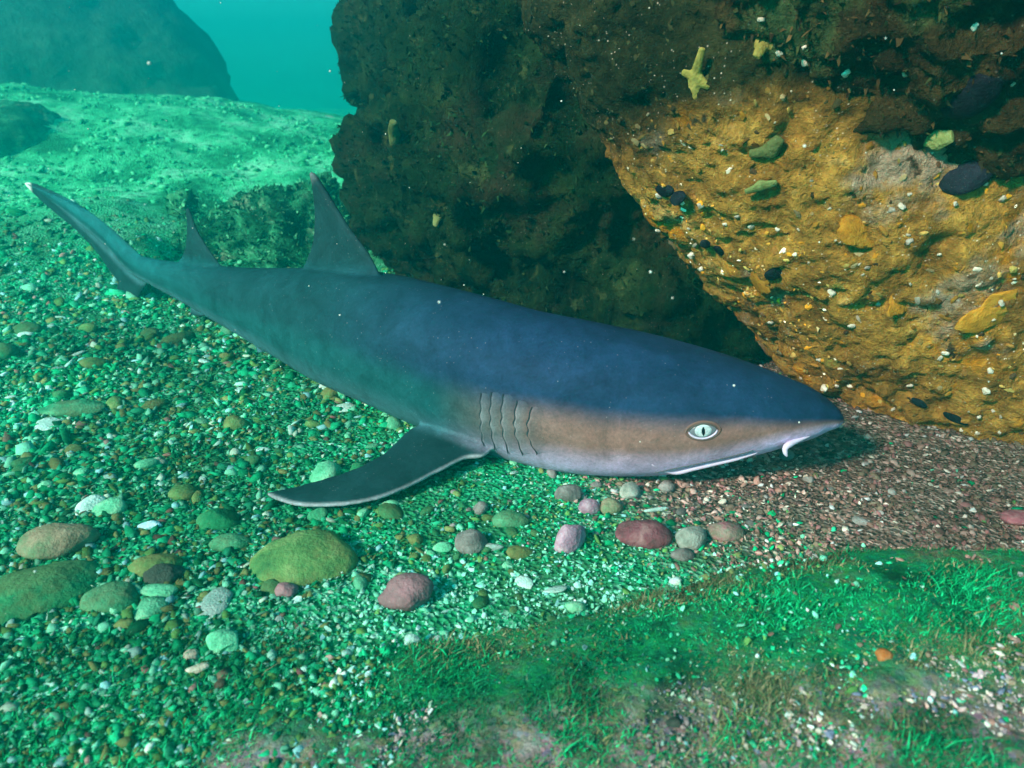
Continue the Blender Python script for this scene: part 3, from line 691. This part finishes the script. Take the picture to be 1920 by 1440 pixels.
turf = tag(link('algae_rock', mesh_np('algae_rock', turfV, turfF), mat_turfrock()), 'low rounded rock covered in short green and tan algae turf in front of the shark', 'rock')
tb = bvh_of(turf.data)
n = 185000; by = 0.26+0.32*rng.random(n)**0.9; bx = rng.uniform(-1, 1, n)*(0.75*by+0.16)
zz = np.interp(0, [0], [0])
from_top = [tb.ray_cast(Vector((x, y, 1)), Vector((0, 0, -1)))[0] for x, y in zip(bx, by)]
bz = np.array([v[2] if v is not None else -1 for v in from_top])
gb = ground(bx, by); low_ = bz < gb; bz = np.maximum(bz, gb+0.001); keep = (~low_ | ((by < 0.43+0.06*fbm(np.stack([bx, by, bx*0], -1), 10, 3, 97)) & (bx < 0.05) & (rng.random(n) < 0.75))) & (fbm(np.stack([bx*0.6, by*1.5, bx*0], -1), 14, 3, 90) > -0.30-0.45*rng.random(n))
keep &= (low_ | (turf_h(bx, by) > -0.004+0.022*(rng.random(n)-0.5))) & (rng.random(n) < 0.42+0.58*sst(-0.18, 0.03, bx+0.5*fbm(np.stack([bx, by, bx*0], -1), 15, 2, 93)*0.4))
bx, by, bz = bx[keep], by[keep], bz[keep]; n = len(bx)
hgt = 0.60*(0.0020+0.0065*rng.random(n)**2.2)*np.clip(0.9+1.6*fbm(np.stack([bx, by, bx*0], -1), 22, 3, 91), 0.25, 2.2)*np.where(rng.random(n) < 0.04, 1.9, 1); wdt = rng.uniform(0.00025, 0.0007, n)
ang = rng.uniform(0, 2*np.pi, n); lean = rng.normal(0, 0.8, (n, 2))+np.array([0.25, 0.1])
t1 = np.stack([np.cos(ang), np.sin(ang), 0*ang], -1); lv = np.concatenate([lean, np.zeros((n, 1))], 1)
B0 = np.stack([bx, by, bz-0.0008], -1); up = np.array([0, 0, 1.0])
m1 = B0+up*(0.55*hgt)[:, None]+lv*(0.25*hgt)[:, None]; tpv = B0+up*hgt[:, None]+lv*hgt[:, None]
PV = np.stack([B0-t1*wdt[:, None], B0+t1*wdt[:, None], m1+t1*(0.8*wdt)[:, None], m1-t1*(0.8*wdt)[:, None], tpv], 1)
gsel = 0.35*sst(0.03, 0.0, turf_h(bx, by))+fbm(np.stack([bx*0.6, by*1.6, bx*0], -1), 11, 3, 92)+0.25*rng.normal(size=n)
pg = np.array([(0.004, 0.30, 0.10), (0.008, 0.46, 0.18), (0.003, 0.15, 0.06)])[rng.integers(0, 3, n)]; pt = np.array([(0.20, 0.20, 0.09), (0.10, 0.18, 0.07), (0.28, 0.25, 0.14)])[rng.integers(0, 3, n)]
bc_ = np.where((gsel > -0.16)[:, None], pg, pt)*rng.uniform(0.5, 1.15, (n, 1))*(0.50+0.85*sst(-0.3, 0.3, fbm(np.stack([bx*0.5, by*1.6, bx*0], -1), 9, 3, 95)))[:, None]
base_i = 5*np.arange(n)[:, None]
FF = np.concatenate([base_i+np.array([[0, 1, 2]]), base_i+np.array([[0, 2, 3]]), base_i+np.array([[3, 2, 4]])])
o = link('algae_turf', mesh_np('algae_turf', PV.reshape(-1, 3), FF, np.repeat(bc_, 5, 0)), mat_col('turf_blades', 0.6, 0.3, 0.0, 200, 0.2), turf); tag(o, 'short green and tan algae blades', kind='stuff')

# ------------------------------------------------------------------ gravel
n = 112000
yy = 0.285*(1.9/0.285)**(rng.random(n)); xx = rng.uniform(-1, 1, n)*(0.80*yy+0.18)
th_ = turf_h(xx, yy); ok = (xx < 1.2) & ((th_ < 0.006) | (rng.random(n) < 0.24+0.7*sst(0.02, -0.16, xx+0.08*vnoise(np.stack([xx*14, yy*14, xx*0], -1), 9))+0.55*sst(0.37, 0.32, yy)*sst(-0.15, 0.0, xx))) & (rng.random(n) < 1.05-0.95*sst(1.1, 1.85, yy)); xx, yy = xx[ok], yy[ok]; n = len(xx)
coarse = 0.5+0.5*fbm(np.stack([xx, yy, xx*0], -1), 6, 3, 100)
sz = (0.0010+0.0042*rng.random(n)**4.0*(0.35+1.3*coarse)+0.0045*rng.random(n)**14)*(0.44+0.78*yy)
leftc = sst(0.05, -0.25, xx); sz *= 0.85+0.45*leftc
zz = ground(xx, yy)+np.maximum(turf_h(xx, yy), 0); sz *= np.where(turf_h(xx, yy) > 0.006, 0.74, 0.86)*(1-0.15*np.exp(-(((xx+0.03+1.2*(yy-0.47))/0.16)**2+((yy-0.475-0.18*xx)/0.045)**2)))
jit = 1+0.8*(rng.random((n, 12))-0.5)
sc = np.stack([sz*rng.uniform(0.9, 1.5, n), sz*rng.uniform(0.65, 1.1, n), sz*rng.uniform(0.2, 0.6, n)], -1)
pv = np.einsum('nij,nkj->nki', rot_z_tilt(n, 0.5), C1V[None]*jit[..., None]*sc[:, None])+np.stack([xx, yy, zz+sc[:, 2]*0.05+0.0004], -1)[:, None]
gk = greenness(xx, yy)+0.05*rng.normal(size=n)
cl = np.where((gk > rng.random(n))[:, None], np.array(GREEN)[rng.integers(0, 8, n)], np.array(BROWN)[rng.integers(0, 8, n)])
sand = np.exp(-(((xx+0.03+1.2*(yy-0.47))/0.16)**2+((yy-0.475-0.18*xx)/0.045)**2)); ss_ = sand*1.3 > rng.random(n)
cl[ss_] = np.array([(0.22, 0.68, 0.47), (0.36, 0.76, 0.60), (0.14, 0.54, 0.36)])[rng.integers(0, 3, ss_.sum())]
pk_ = (yy < 0.345+0.03*vnoise(np.stack([xx*20, yy*20, xx*0], -1), 8)) & (xx > -0.08) & (rng.random(n) < 0.75)
cl[pk_] = np.array([(0.55, 0.40, 0.40), (0.42, 0.30, 0.34), (0.62, 0.54, 0.46), (0.3, 0.24, 0.22), (0.16, 0.18, 0.28)])[rng.integers(0, 5, pk_.sum())]
wh = rng.random(n) < np.where(turf_h(xx, yy) > 0.006, 0.11, 0.075); cl[wh] = np.where((gk[wh] > 0.5)[:, None], np.array([(0.46, 0.80, 0.70), (0.58, 0.78, 0.62), (0.30, 0.70, 0.72)])[rng.integers(0, 3, wh.sum())], np.array([(0.72, 0.62, 0.56), (0.6, 0.52, 0.44), (0.55, 0.55, 0.56)])[rng.integers(0, 3, wh.sum())])
pm = sst(-0.15, 0.25, fbm(np.stack([xx, yy, xx*0], -1), 4.5, 3, 120)); cl = cl*rng.uniform(0.6, 1.3, (n, 1))*(0.62+0.65*pm)[:, None]; cl = np.clip(cl, 0, 0.85)
nf = 9000; yf = 1.5+1.9*rng.random(nf); xf = rng.uniform(-1, 0.4, nf)*0.8*yf; zf = ground(xf, yf)
mk_ = fbm(np.stack([xf, yf, xf*0], -1), 3, 3, 130) > -0.05-0.25*rng.random(nf); xf, yf, zf = xf[mk_], yf[mk_], zf[mk_]; nf = len(xf)
sf = 0.0025+0.010*rng.random(nf)**3; pf = np.einsum('nij,nkj->nki', rot_z_tilt(nf, 0.5), C1V[None]*(1+0.8*(rng.random((nf, 12, 1))-0.5))*np.stack([sf*1.3, sf, sf*0.6], -1)[:, None])+np.stack([xf, yf, zf+0.15*sf], -1)[:, None]
cf = np.array([(0.03, 0.38, 0.17), (0.05, 0.52, 0.25), (0.12, 0.64, 0.34), (0.015, 0.26, 0.11)])[rng.integers(0, 4, nf)]
pv = np.concatenate([pv, pf]); cl = np.concatenate([cl, cf]); n += nf
FF = (C1F[None]+12*np.arange(n)[:, None, None]).reshape(-1, 3)
gravel = tag(link('gravel', mesh_np('gravel', pv.reshape(-1, 3), FF, np.repeat(cl, 12, 0), smooth=np.repeat((rng.random(n) < 0.35) | (np.concatenate([sz, sf]) > 0.0032), 20)), mat_col('gravel_pieces', 0.65, 0.35, 0.4, 350)), 'loose fine gravel and shell bits spread over the seabed', 'gravel', kind='stuff')

# ------------------------------------------------------------------ stones
S2V, S2F = ico(2); S3V, S3F = ico(3)
def stone_mesh(name, V0, F0, seed, rough=0.25, facet=0.0):
    off = seed*3.7
    d = 1+rough*fbm(V0+off, 0.9, 2, seed)+0.30*rough*fbm(V0+off, 3.0, 3, seed+5)
    V = V0*d[:, None]
    if facet:
        r = np.random.default_rng(seed)
        for _ in range(7):
            nn = r.normal(size=3); nn /= np.linalg.norm(nn); c = r.uniform(0.55, 0.85); k = V@nn
            V = V-np.maximum(k-c, 0)[:, None]*nn*facet
    return mesh_np(name, V, F0)
def put(o, px, py, wpx, hpx, dpx=None, rz=0.0, sink=0.25, tilt=(0, 0), z=None):
    p = atz(px, py+hpx*0.25, 0.0)
    for _ in range(4): p = atz(px, py+hpx*0.25, (ground(p[0], p[1])+max(float(turf_h(p[0], p[1])), 0)) if z is None else z)
    d = (p-EYE)@FW; k = d/F
    a = wpx*k/2; c = hpx*k/2*0.72; b = (dpx*k/2 if dpx else a*0.75)
    o.scale = (a, b, c); o.location = (p[0], p[1], p[2]+c*(1-2*sink)); o.rotation_euler = (tilt[0], tilt[1], rz)
M = {
 'flat': mat_stone('olive_stone', (0.085, 0.19, 0.06), (0.03, 0.11, 0.04), (0.22, 0.30, 0.12), 40, film=(0.20, 0.16, 0.06), filmamt=0.6),
 'mauve': mat_stone('mauve_stone', (0.30, 0.15, 0.17), (0.12, 0.10, 0.10), (0.50, 0.24, 0.28), 35),
 'purple': mat_stone('purple_stone', (0.34, 0.19, 0.26), (0.18, 0.09, 0.14), (0.58, 0.42, 0.48), 60),
 'crimson': mat_stone('crimson_stone', (0.32, 0.10, 0.13), (0.13, 0.07, 0.07), (0.55, 0.30, 0.30), 55),
 'white': mat_stone('white_stone', (0.48, 0.50, 0.44), (0.2, 0.22, 0.18), (0.72, 0.72, 0.66), 90),
 'pinktop': mat_stone('pink_patched_stone', (0.30, 0.27, 0.20), (0.16, 0.15, 0.10), (0.48, 0.42, 0.34), 70, film=(0.50, 0.14, 0.20), filmamt=0.9),
 'grey': mat_stone('grey_stone', (0.22, 0.20, 0.19), (0.12, 0.11, 0.11), (0.40, 0.36, 0.36), 70),
 'slab': mat_stone('green_slab', (0.012, 0.17, 0.07), (0.006, 0.08, 0.035), (0.07, 0.27, 0.12), 30, film=(0.11, 0.13, 0.05), filmamt=0.6),
 'brown': mat_stone('brown_stone', (0.20, 0.15, 0.10), (0.09, 0.08, 0.05), (0.34, 0.26, 0.18), 50, film=(0.06, 0.22, 0.10), filmamt=0.6),
 'green': mat_stone('green_stone', (0.04, 0.24, 0.12), (0.015, 0.12, 0.06), (0.12, 0.40, 0.22), 50, film=(0.14, 0.16, 0.08), filmamt=0.6),
 'pale': mat_stone('pale_green_stone', (0.12, 0.44, 0.26), (0.05, 0.26, 0.13), (0.30, 0.60, 0.38), 60),
 'shell': mat_stone('white_shell', (0.44, 0.64, 0.58), (0.24, 0.42, 0.36), (0.66, 0.78, 0.72), 90, rough=0.4),
 'cream': mat_stone('cream_stone', (0.68, 0.58, 0.46), (0.5, 0.42, 0.34), (0.82, 0.76, 0.66), 60),
 'blue': mat_stone('pale_blue_shell', (0.38, 0.68, 0.76), (0.25, 0.5, 0.6), (0.7, 0.85, 0.88), 60, rough=0.35),
 'orange': mat_stone('orange_shell', (0.62, 0.20, 0.05), (0.4, 0.1, 0.03), (0.75, 0.42, 0.25), 120, rough=0.5),
 'dark': mat_stone('dark_stone', (0.05, 0.06, 0.05), (0.02, 0.03, 0.025), (0.12, 0.13, 0.11), 60),
}
HERO = [
 ('flat_stone', 'flat', 562, 1030, 205, 120, 170, 0.1, 0.45, 0.35, 'large flat olive-green stone with a little pink pebble against it'),
 ('oval_stone', 'mauve', 768, 1105, 98, 84, 74, 0.2, 0.15, 0.0, 'smooth oval mauve stone lying alone on pale sand'),
 ('angular_stone', 'purple', 1070, 1000, 74, 84, 50, 0.7, 0.15, 0.7, 'purple angular stone next to the crimson stone'),
 ('long_stone', 'crimson', 1200, 992, 128, 74, 60, -0.05, 0.15, 0.6, 'long crimson-brown stone lying below the shark\'s jaw'),
 ('speckled_stone', 'white', 1297, 1002, 66, 66, 52, 0.3, 0.2, 0.3, 'whitish speckled stone at the end of the crimson stone'),
 ('patched_stone', 'pinktop', 1362, 988, 72, 58, 55, 0.2, 0.3, 0.3, 'tan stone with a pink crust beside the whitish speckled stone'),
 ('grey_stone', 'grey', 1278, 1036, 40, 36, 32, 0.0, 0.2, 0.3, 'small grey stone below the whitish speckled stone'),
 ('green_slab', 'slab', 70, 1080, 250, 110, 210, 0.5, 0.4, 0.6, 'broad dark green slab on the gravel with a brown stone behind it'),
 ('brown_stone', 'brown', 112, 1003, 125, 85, 90, 0.1, 0.25, 0.3, 'rounded brown stone behind the dark green slab'),
 ('round_stone', 'green', 210, 1110, 100, 66, 80, 0.0, 0.3, 0.2, 'rounded grey-green stone beside the dark green slab'),
 ('pink_pebble', 'mauve', 536, 1103, 40, 34, 34, 0.0, 0.2, 0.1, 'little pink pebble in front of the large flat olive stone'),
 ('white_pebble', 'shell', 511, 1097, 21, 24, 20, 0.0, 0.2, 0.2, 'little white pebble touching the little pink pebble'),
 ('brown_pebble', 'grey', 882, 1010, 60, 58, 55, 0.0, 0.2, 0.1, 'round brown-grey pebble midway between the pectoral fin and the mauve stone'),
 ('flat_pebble', 'green', 955, 968, 68, 44, 50, 0.0, 0.25, 0.2, 'flat grey-green pebble just below the base of the pectoral fin'),
 ('blue_shell', 'blue', 283, 983, 48, 22, 24, 0.1, 0.1, 0.2, 'bright pale blue shell piece on the green gravel'),
 ('white_shell', 'shell', 925, 1025, 36, 20, 16, 0.0, 0.1, 0.3, 'white bar-shaped shell piece beside the round brown-grey pebble'),
 ('shell_splinter', 'shell', 1232, 955, 48, 12, 10, 0.2, 0.0, 0.3, 'thin white shell splinter behind the crimson stone'),
 ('pale_stone', 'pale', 418, 1196, 66, 62, 55, 0.2, 0.2, 0.8, 'pale green block-shaped stone with a cream pebble beside it'),
 ('cream_pebble', 'cream', 360, 1225, 28, 32, 28, 0.0, 0.2, 0.1, 'round cream pebble beside the pale green block'),
 ('cream_shell', 'cream', 372, 1252, 46, 22, 22, 0.4, 0.1, 0.4, 'elongated cream shell piece below the round cream pebble'),
 ('oval_pebble', 'green', 595, 962, 38, 30, 30, 0.0, 0.2, 0.0, 'smooth oval green pebble touching the lower edge of the pectoral fin'),
 ('long_pale_stone', 'green', 135, 762, 130, 32, 60, 0.0, 0.2, 0.2, 'long pale green stone alone on the gravel behind the pectoral fin'),
 ('round_pebble', 'grey', 1065, 920, 46, 46, 40, 0.0, 0.2, 0.1, 'round olive-grey pebble against the underside of the shark\'s head'),
 ('egg_pebble', 'white', 1180, 916, 40, 44, 44, -0.5, 0.2, 0.0, 'egg-shaped pale grey pebble against the underside of the shark\'s head'),
 ('rosy_pebble', 'purple', 1104, 946, 42, 44, 40, 0.0, 0.2, 0.1, 'round rosy grey pebble behind the purple angular stone'),
 ('ridge_stone', 'brown', 1145, 946, 44, 44, 40, 0.3, 0.2, 0.2, 'round brown-green pebble between the rosy pebble and the crimson stone'),
 ('red_stone', 'crimson', 1905, 966, 70, 40, 50, 0.3, 0.2, 0.6, 'dark red stone in the shade below the golden boulder'),
 ('orange_shell', 'orange', 1655, 1226, 32, 30, 26, 0.2, 0.1, 0.4, 'orange shell on the algae turf'),
 ('white_lump', 'shell', 772, 1200, 34, 30, 28, 0.2, 0.1, 0.4, 'larger white coral lump lying on the turf below the mauve stone'),
 ('white_bead', 'shell', 822, 1196, 20, 20, 18, 0.2, 0.1, 0.2, 'smaller white coral bead lying on the turf below the mauve stone'),
 ('white_chip', 'shell', 1266, 1088, 28, 18, 18, 0.2, 0.1, 0.4, 'white chip lying on the crest of the turf-covered rock'),
 ('shelf_shell', 'pale', 300, 1106, 82, 26, 46, -0.1, 0.1, 0.5, 'flat pale shell with a white edge between two dark green stones'),
 ('dark_stone', 'dark', 310, 1068, 76, 58, 60, 0.1, 0.3, 0.2, 'dark rounded stone behind the flat pale shell'),
 ('grass_stone', 'slab', 415, 966, 90, 54, 70, 0.1, 0.3, 0.5, 'dark green faceted stone beyond the tip of the pectoral fin'),
 ('leaning_stone', 'green', 430, 1010, 70, 40, 50, 0.2, 0.3, 0.3, 'grey-green stone touching the large flat olive stone'),
 ('dark_pebble', 'dark', 1262, 1352//1, 30, 18, 20, 0.0, 0.1, 0.2, 'black pebble lying in the bright green turf'),
]
for i, (nm, mk, px, py, wp, hp, dp, rz, sink, fac, lab) in enumerate(HERO):
    o = link(nm, stone_mesh(nm, S3V, S3F, 200+i, 0.35, fac), M[mk]); put(o, px, py, wp, hp, dp, rz, min(sink+0.10, 0.5)); tag(o, lab, 'shell' if 'shell' in nm or 'chip' in nm else 'stone')

# counted loose pebbles: five kinds, look-alikes share a label
KIND = [('green_pebble', 'slab', 'small dark green algae-filmed pebble in the gravel', 'dark green pebbles', 90, 0), ('olive_pebble', 'flat', 'small mottled olive-brown pebble in the gravel', 'olive pebbles', 60, 0),
        ('pale_pebble', 'pale', 'small pale mint-green pebble in the gravel', 'pale mint pebbles', 50, 0), ('shell_fragment', 'shell', 'small flat white shell fragment in the gravel', 'white shell fragments', 45, 0),
        ('grey_pebble', 'grey', 'small rounded grey-brown pebble in the gravel near the shark\'s jaw', 'grey-brown pebbles', 45, 1)]
LIB = {}
for kn, mk, lab, grp, cnt, side in KIND:
    LIB[kn] = []
    for v in range(5):
        me = stone_mesh(kn, S2V, S2F, 400+v*7+len(kn), 0.35, 0.6 if v % 2 else 0.2); me.materials.append(M[mk]); LIB[kn].append(me)
    k = 0; guard = 0
    while k < cnt and guard < 5000:
        guard += 1
        y = float(rng.uniform(0.44, 1.15)); x = float(rng.uniform(-0.72*y-0.03, 0.05) if side == 0 else rng.uniform(-0.10, 0.40))
        if side == 1: y = float(rng.uniform(0.55, 0.72))
        if turf_h(x, y) > 0.014 or (greenness(np.array(x), np.array(y)) < 0.5 and side == 0): continue
        r = float((0.0046+(0.016 if x < -0.12 else 0.008)*rng.random()**4)*(0.75+0.35*y))*(0.8 if side else 1)
        o = link(kn, LIB[kn][k % 5]); fl = 0.28 if kn == 'shell_fragment' else rng.uniform(0.45, 0.8)
        o.scale = (r*rng.uniform(0.9, 1.4), r*rng.uniform(0.7, 1.0), r*fl); o.location = (x, y, float(ground(x, y))+r*fl*0.12)
        o.rotation_euler = (rng.normal(0, 0.2), rng.normal(0, 0.2), rng.uniform(0, 6.28)); tag(o, lab, 'shell' if 'shell' in kn else 'pebble', grp); k += 1

# ------------------------------------------------------------------ growth one can pick out on the rocks
msponge = mat_stone('yellow_sponge', (0.26, 0.22, 0.05), (0.13, 0.13, 0.035), (0.36, 0.31, 0.10), 40)
msponge2 = mat_stone('green_sponge', (0.15, 0.18, 0.06), (0.08, 0.11, 0.035), (0.24, 0.27, 0.11), 40)
mlump = mat_stone('navy_lump', (0.008, 0.009, 0.018), (0.005, 0.006, 0.010), (0.016, 0.018, 0.03), 80, rough=0.6)
def frame(nrm, ang):
    z = Vector(nrm).normalized(); r = Vector(RT); x = (r-z*r.dot(z)).normalized(); y = z.cross(x)
    Mx = Matrix((x, y, z)).transposed(); return (Mx @ Matrix.Rotation(ang, 3, 'Z')).to_quaternion()
def stick(nm, bv, px, py, me, sx, sy, sz, ang, mat, label, cat, group=None, sink=0.3):
    h_ = hit(bv, px, py)
    if h_[0] is None: print('MISS', nm, px, py); return None
    k = (np.array(h_[0])-EYE)@FW/F
    o = link(nm, me, mat); o.scale = (sx*k/2, sy*k/2, sz*k/2); o.rotation_mode = 'QUATERNION'; o.rotation_quaternion = frame(h_[1], ang)
    o.location = h_[0]+h_[1]*(sz*k/2*(1-2*sink)); tag(o, label, cat, group); return o
def branchy(name, arms, seed):
    parts = [(S2V*np.array([0.42, 0.42, 0.5])*(1+0.2*fbm(S2V+seed, 1.5, 2, seed))[:, None], S2F)]
    for a, L_, w0 in arms:
        d = np.array([math.cos(a), math.sin(a), 0.25]); pts = [d*L_*t+np.array([0, 0, 0.12*math.sin(3*t)]) for t in np.linspace(0, 1, 8)]
        parts.append(tube(pts, np.linspace(w0, w0*0.55, 8), 8))
    V, Fs = cat_mesh(parts); me = remesh(V, Fs, 0.06, 4); me.name = name; me.polygons.foreach_set('use_smooth', np.full(len(me.polygons), True)); return me
def bany(px, py):
    best = None
    for b in (bc, bg_, bw):
        h_ = hit(b, px, py)
        if h_[0] is not None and (best is None or h_[3] < best[1]): best = (b, h_[3])
    return best[0] if best else bc
for (px, py, w_, ang, arms, mat, lab) in [
    (1305, 140, 70, 0.0, [(1.5, 1.6, 0.3), (-0.4, 0.9, 0.35), (-1.4, 1.2, 0.4), (2.9, 0.7, 0.3)], msponge, 'tall yellow-green branching sponge on the brown boulder'),
    (1428, 88, 80, 0.2, [(1.2, 0.8, 0.45), (-0.6, 1.3, 0.3), (-2.3, 1.0, 0.35)], msponge, 'squat golden yellow sponge with stubby arms on the brown boulder'),
    (742, 245, 60, 1.4, [(0.0, 1.5, 0.45), (3.14, 1.2, 0.42)], msponge2, 'pale finger-shaped sponge on the dark overhanging boulder'),
    (823, 405, 44, 1.3, [(0.0, 1.0, 0.45), (3.14, 0.8, 0.4)], msponge2, 'faint short sponge low on the dark overhanging boulder'),
    (1425, 345, 56, 0.4, [(0.0, 1.0, 0.4), (3.14, 1.0, 0.35)], msponge2, 'pale green sponge at the edge between brown and golden boulders'),
    (1445, 280, 70, 1.2, [(0.0, 0.9, 0.5), (2.2, 1.0, 0.4)], msponge2, 'dull green lobed sponge under the brown boulder'),
    (1760, 262, 80, 0.3, [(0.3, 0.9, 0.5), (3.0, 1.0, 0.4)], msponge2, 'soft green sponge beside the large navy lumps')]:
    stick('sponge', bany(px, py), px, py, branchy('sponge', arms, px), w_*1.05, w_*1.05, w_*0.6, ang, mat, lab, 'sponge', sink=0.35)
lump_me = stone_mesh('dark_lump', S3V, S3F, 77, 0.22, 0.0)  # the two largest lumps are added where there are only shaded hollows
for (px, py, w_, h_, ang, lab) in [(1247, 355, 44, 26, 0.6, 'upper dark pointed mussel of the higher pair on the golden boulder'), (1272, 372, 34, 26, 0.5, 'lower dark mussel of the higher pair on the golden boulder'),
    (1322, 456, 22, 18, -0.3, 'smaller dark round shell of the lower pair on the golden boulder'), (1350, 468, 26, 22, 0.2, 'larger dark round shell of the lower pair on the golden boulder'),
    (1450, 512, 40, 26, 0.2, 'dark flat shell beside a bright yellow patch on the golden boulder'),
    (1722, 754, 34, 14, -0.4, 'thin dark shell at the lower edge of the golden boulder'), (1790, 784, 48, 14, -0.3, 'long dark shell at the lower edge of the golden boulder'),
    (1822, 175, 76, 110, -0.5, 'upper large navy lump standing in for a dark hollow under the brown boulder'), (1815, 330, 105, 66, 0.6, 'lower large navy lump standing in for a dark hollow under the brown boulder')]:
    stick('dark_lump', bany(px, py), px, py, lump_me, w_, h_, min(w_, h_)*0.5, ang, mlump, lab, 'shell', sink=0.3)
mwb = mat_stone('white_barnacle', (0.52, 0.46, 0.38), (0.26, 0.2, 0.14), (0.8, 0.74, 0.66), 160); mor = mat_stone('orange_sponge', (0.52, 0.22, 0.02), (0.28, 0.12, 0.015), (0.60, 0.32, 0.05), 90)
barn = stone_mesh('barnacle', S2V, S2F, 91, 0.9, 0.8)
r = np.random.default_rng(12)
for k in range(70):
    px, py = r.uniform(1230, 1915), r.uniform(330, 830); h_ = hit(bg_, px, py)
    if h_[0] is None or bany(px, py) is not bg_: continue
    s_ = r.uniform(6, 15); stick('barnacle', bg_, px, py, barn, s_*1.1, s_*0.95, s_*0.8, r.uniform(0, 3), mwb, 'small whitish barnacle on the golden boulder', 'barnacle', 'barnacles on the golden boulder')
for (px, py, w_, lab) in [(1850, 590, 90, 'broad orange encrusting sponge on the golden boulder'), (1420, 520, 46, 'bright yellow-orange crust near the dark flat shell'), (1620, 430, 70, 'orange crust high on the golden boulder'), (1680, 570, 40, 'small orange crust midway down the golden boulder')]:
    stick('orange_crust', bany(px, py), px, py, stone_mesh('orange_crust', S3V, S3F, px, 1.1, 0.2), w_*1.2, w_*0.9, w_*0.16, 0.3, mor, lab, 'sponge', sink=0.45)
r = np.random.default_rng(15)
for k in range(34):
    px, py = r.uniform(1180, 1900), r.uniform(20, 360); b_ = bany(px, py)
    if b_ is not bc: continue
    s_ = r.uniform(7, 18); stick('hydroid_tuft', bc, px, py, barn, s_*1.1, s_*0.9, s_*0.9, r.uniform(0, 3), mwb, 'little pale tuft under the brown boulder', 'tuft', 'pale tufts under the brown boulder')

# ------------------------------------------------------------------ drifting specks in the water
n = 260; dd = rng.uniform(0.35, 1.6, n); P = at(0, 0, 0)[None]*0+EYE+dd[:, None]*np.array([ray(a, b) for a, b in zip(rng.uniform(-100, 2020, n), rng.uniform(-50, 1300, n))])
gz_ = ground(P[:, 0], P[:, 1]); P = P[P[:, 2] > gz_+0.02]; n = len(P)
rad = rng.uniform(0.0003, 0.0009, n)
pv = C1V[None]*rad[:, None, None]*(1+0.5*(rng.random((n, 12, 1))-0.5))+P[:, None]
FF = (C1F[None]+12*np.arange(n)[:, None, None]).reshape(-1, 3)
tag(link('drifting_specks', mesh_np('drifting_specks', pv.reshape(-1, 3), FF), NT('speck').fin((0.75, 0.8, 0.75), 0.8)), 'tiny pale specks drifting in the water', 'specks', kind='stuff')

# ------------------------------------------------------------------ the water itself: one closed box of green haze
bm = bmesh.new(); bmesh.ops.create_cube(bm, size=1.0); hm = bpy.data.meshes.new('haze'); bm.to_mesh(hm); bm.free()
hz = link('haze', hm); hz.scale = (18, 17, 2.8); hz.location = (0, 5.0, -0.15)
mh = bpy.data.materials.new('haze'); mh.use_nodes = True; t = mh.node_tree; t.nodes.clear()
pvn = t.nodes.new('ShaderNodeVolumePrincipled'); oo = t.nodes.new('ShaderNodeOutputMaterial'); t.links.new(pvn.outputs[0], oo.inputs['Volume'])
pvn.inputs['Color'].default_value = (0.002, 0.46, 0.50, 1); pvn.inputs['Absorption Color'].default_value = (0.12, 0.90, 0.90, 1); pvn.inputs['Density'].default_value = 0.40; pvn.inputs['Anisotropy'].default_value = 0.75
hm.materials.append(mh); tag(hz, 'green sea water haze filling the whole scene', 'water', kind='stuff')
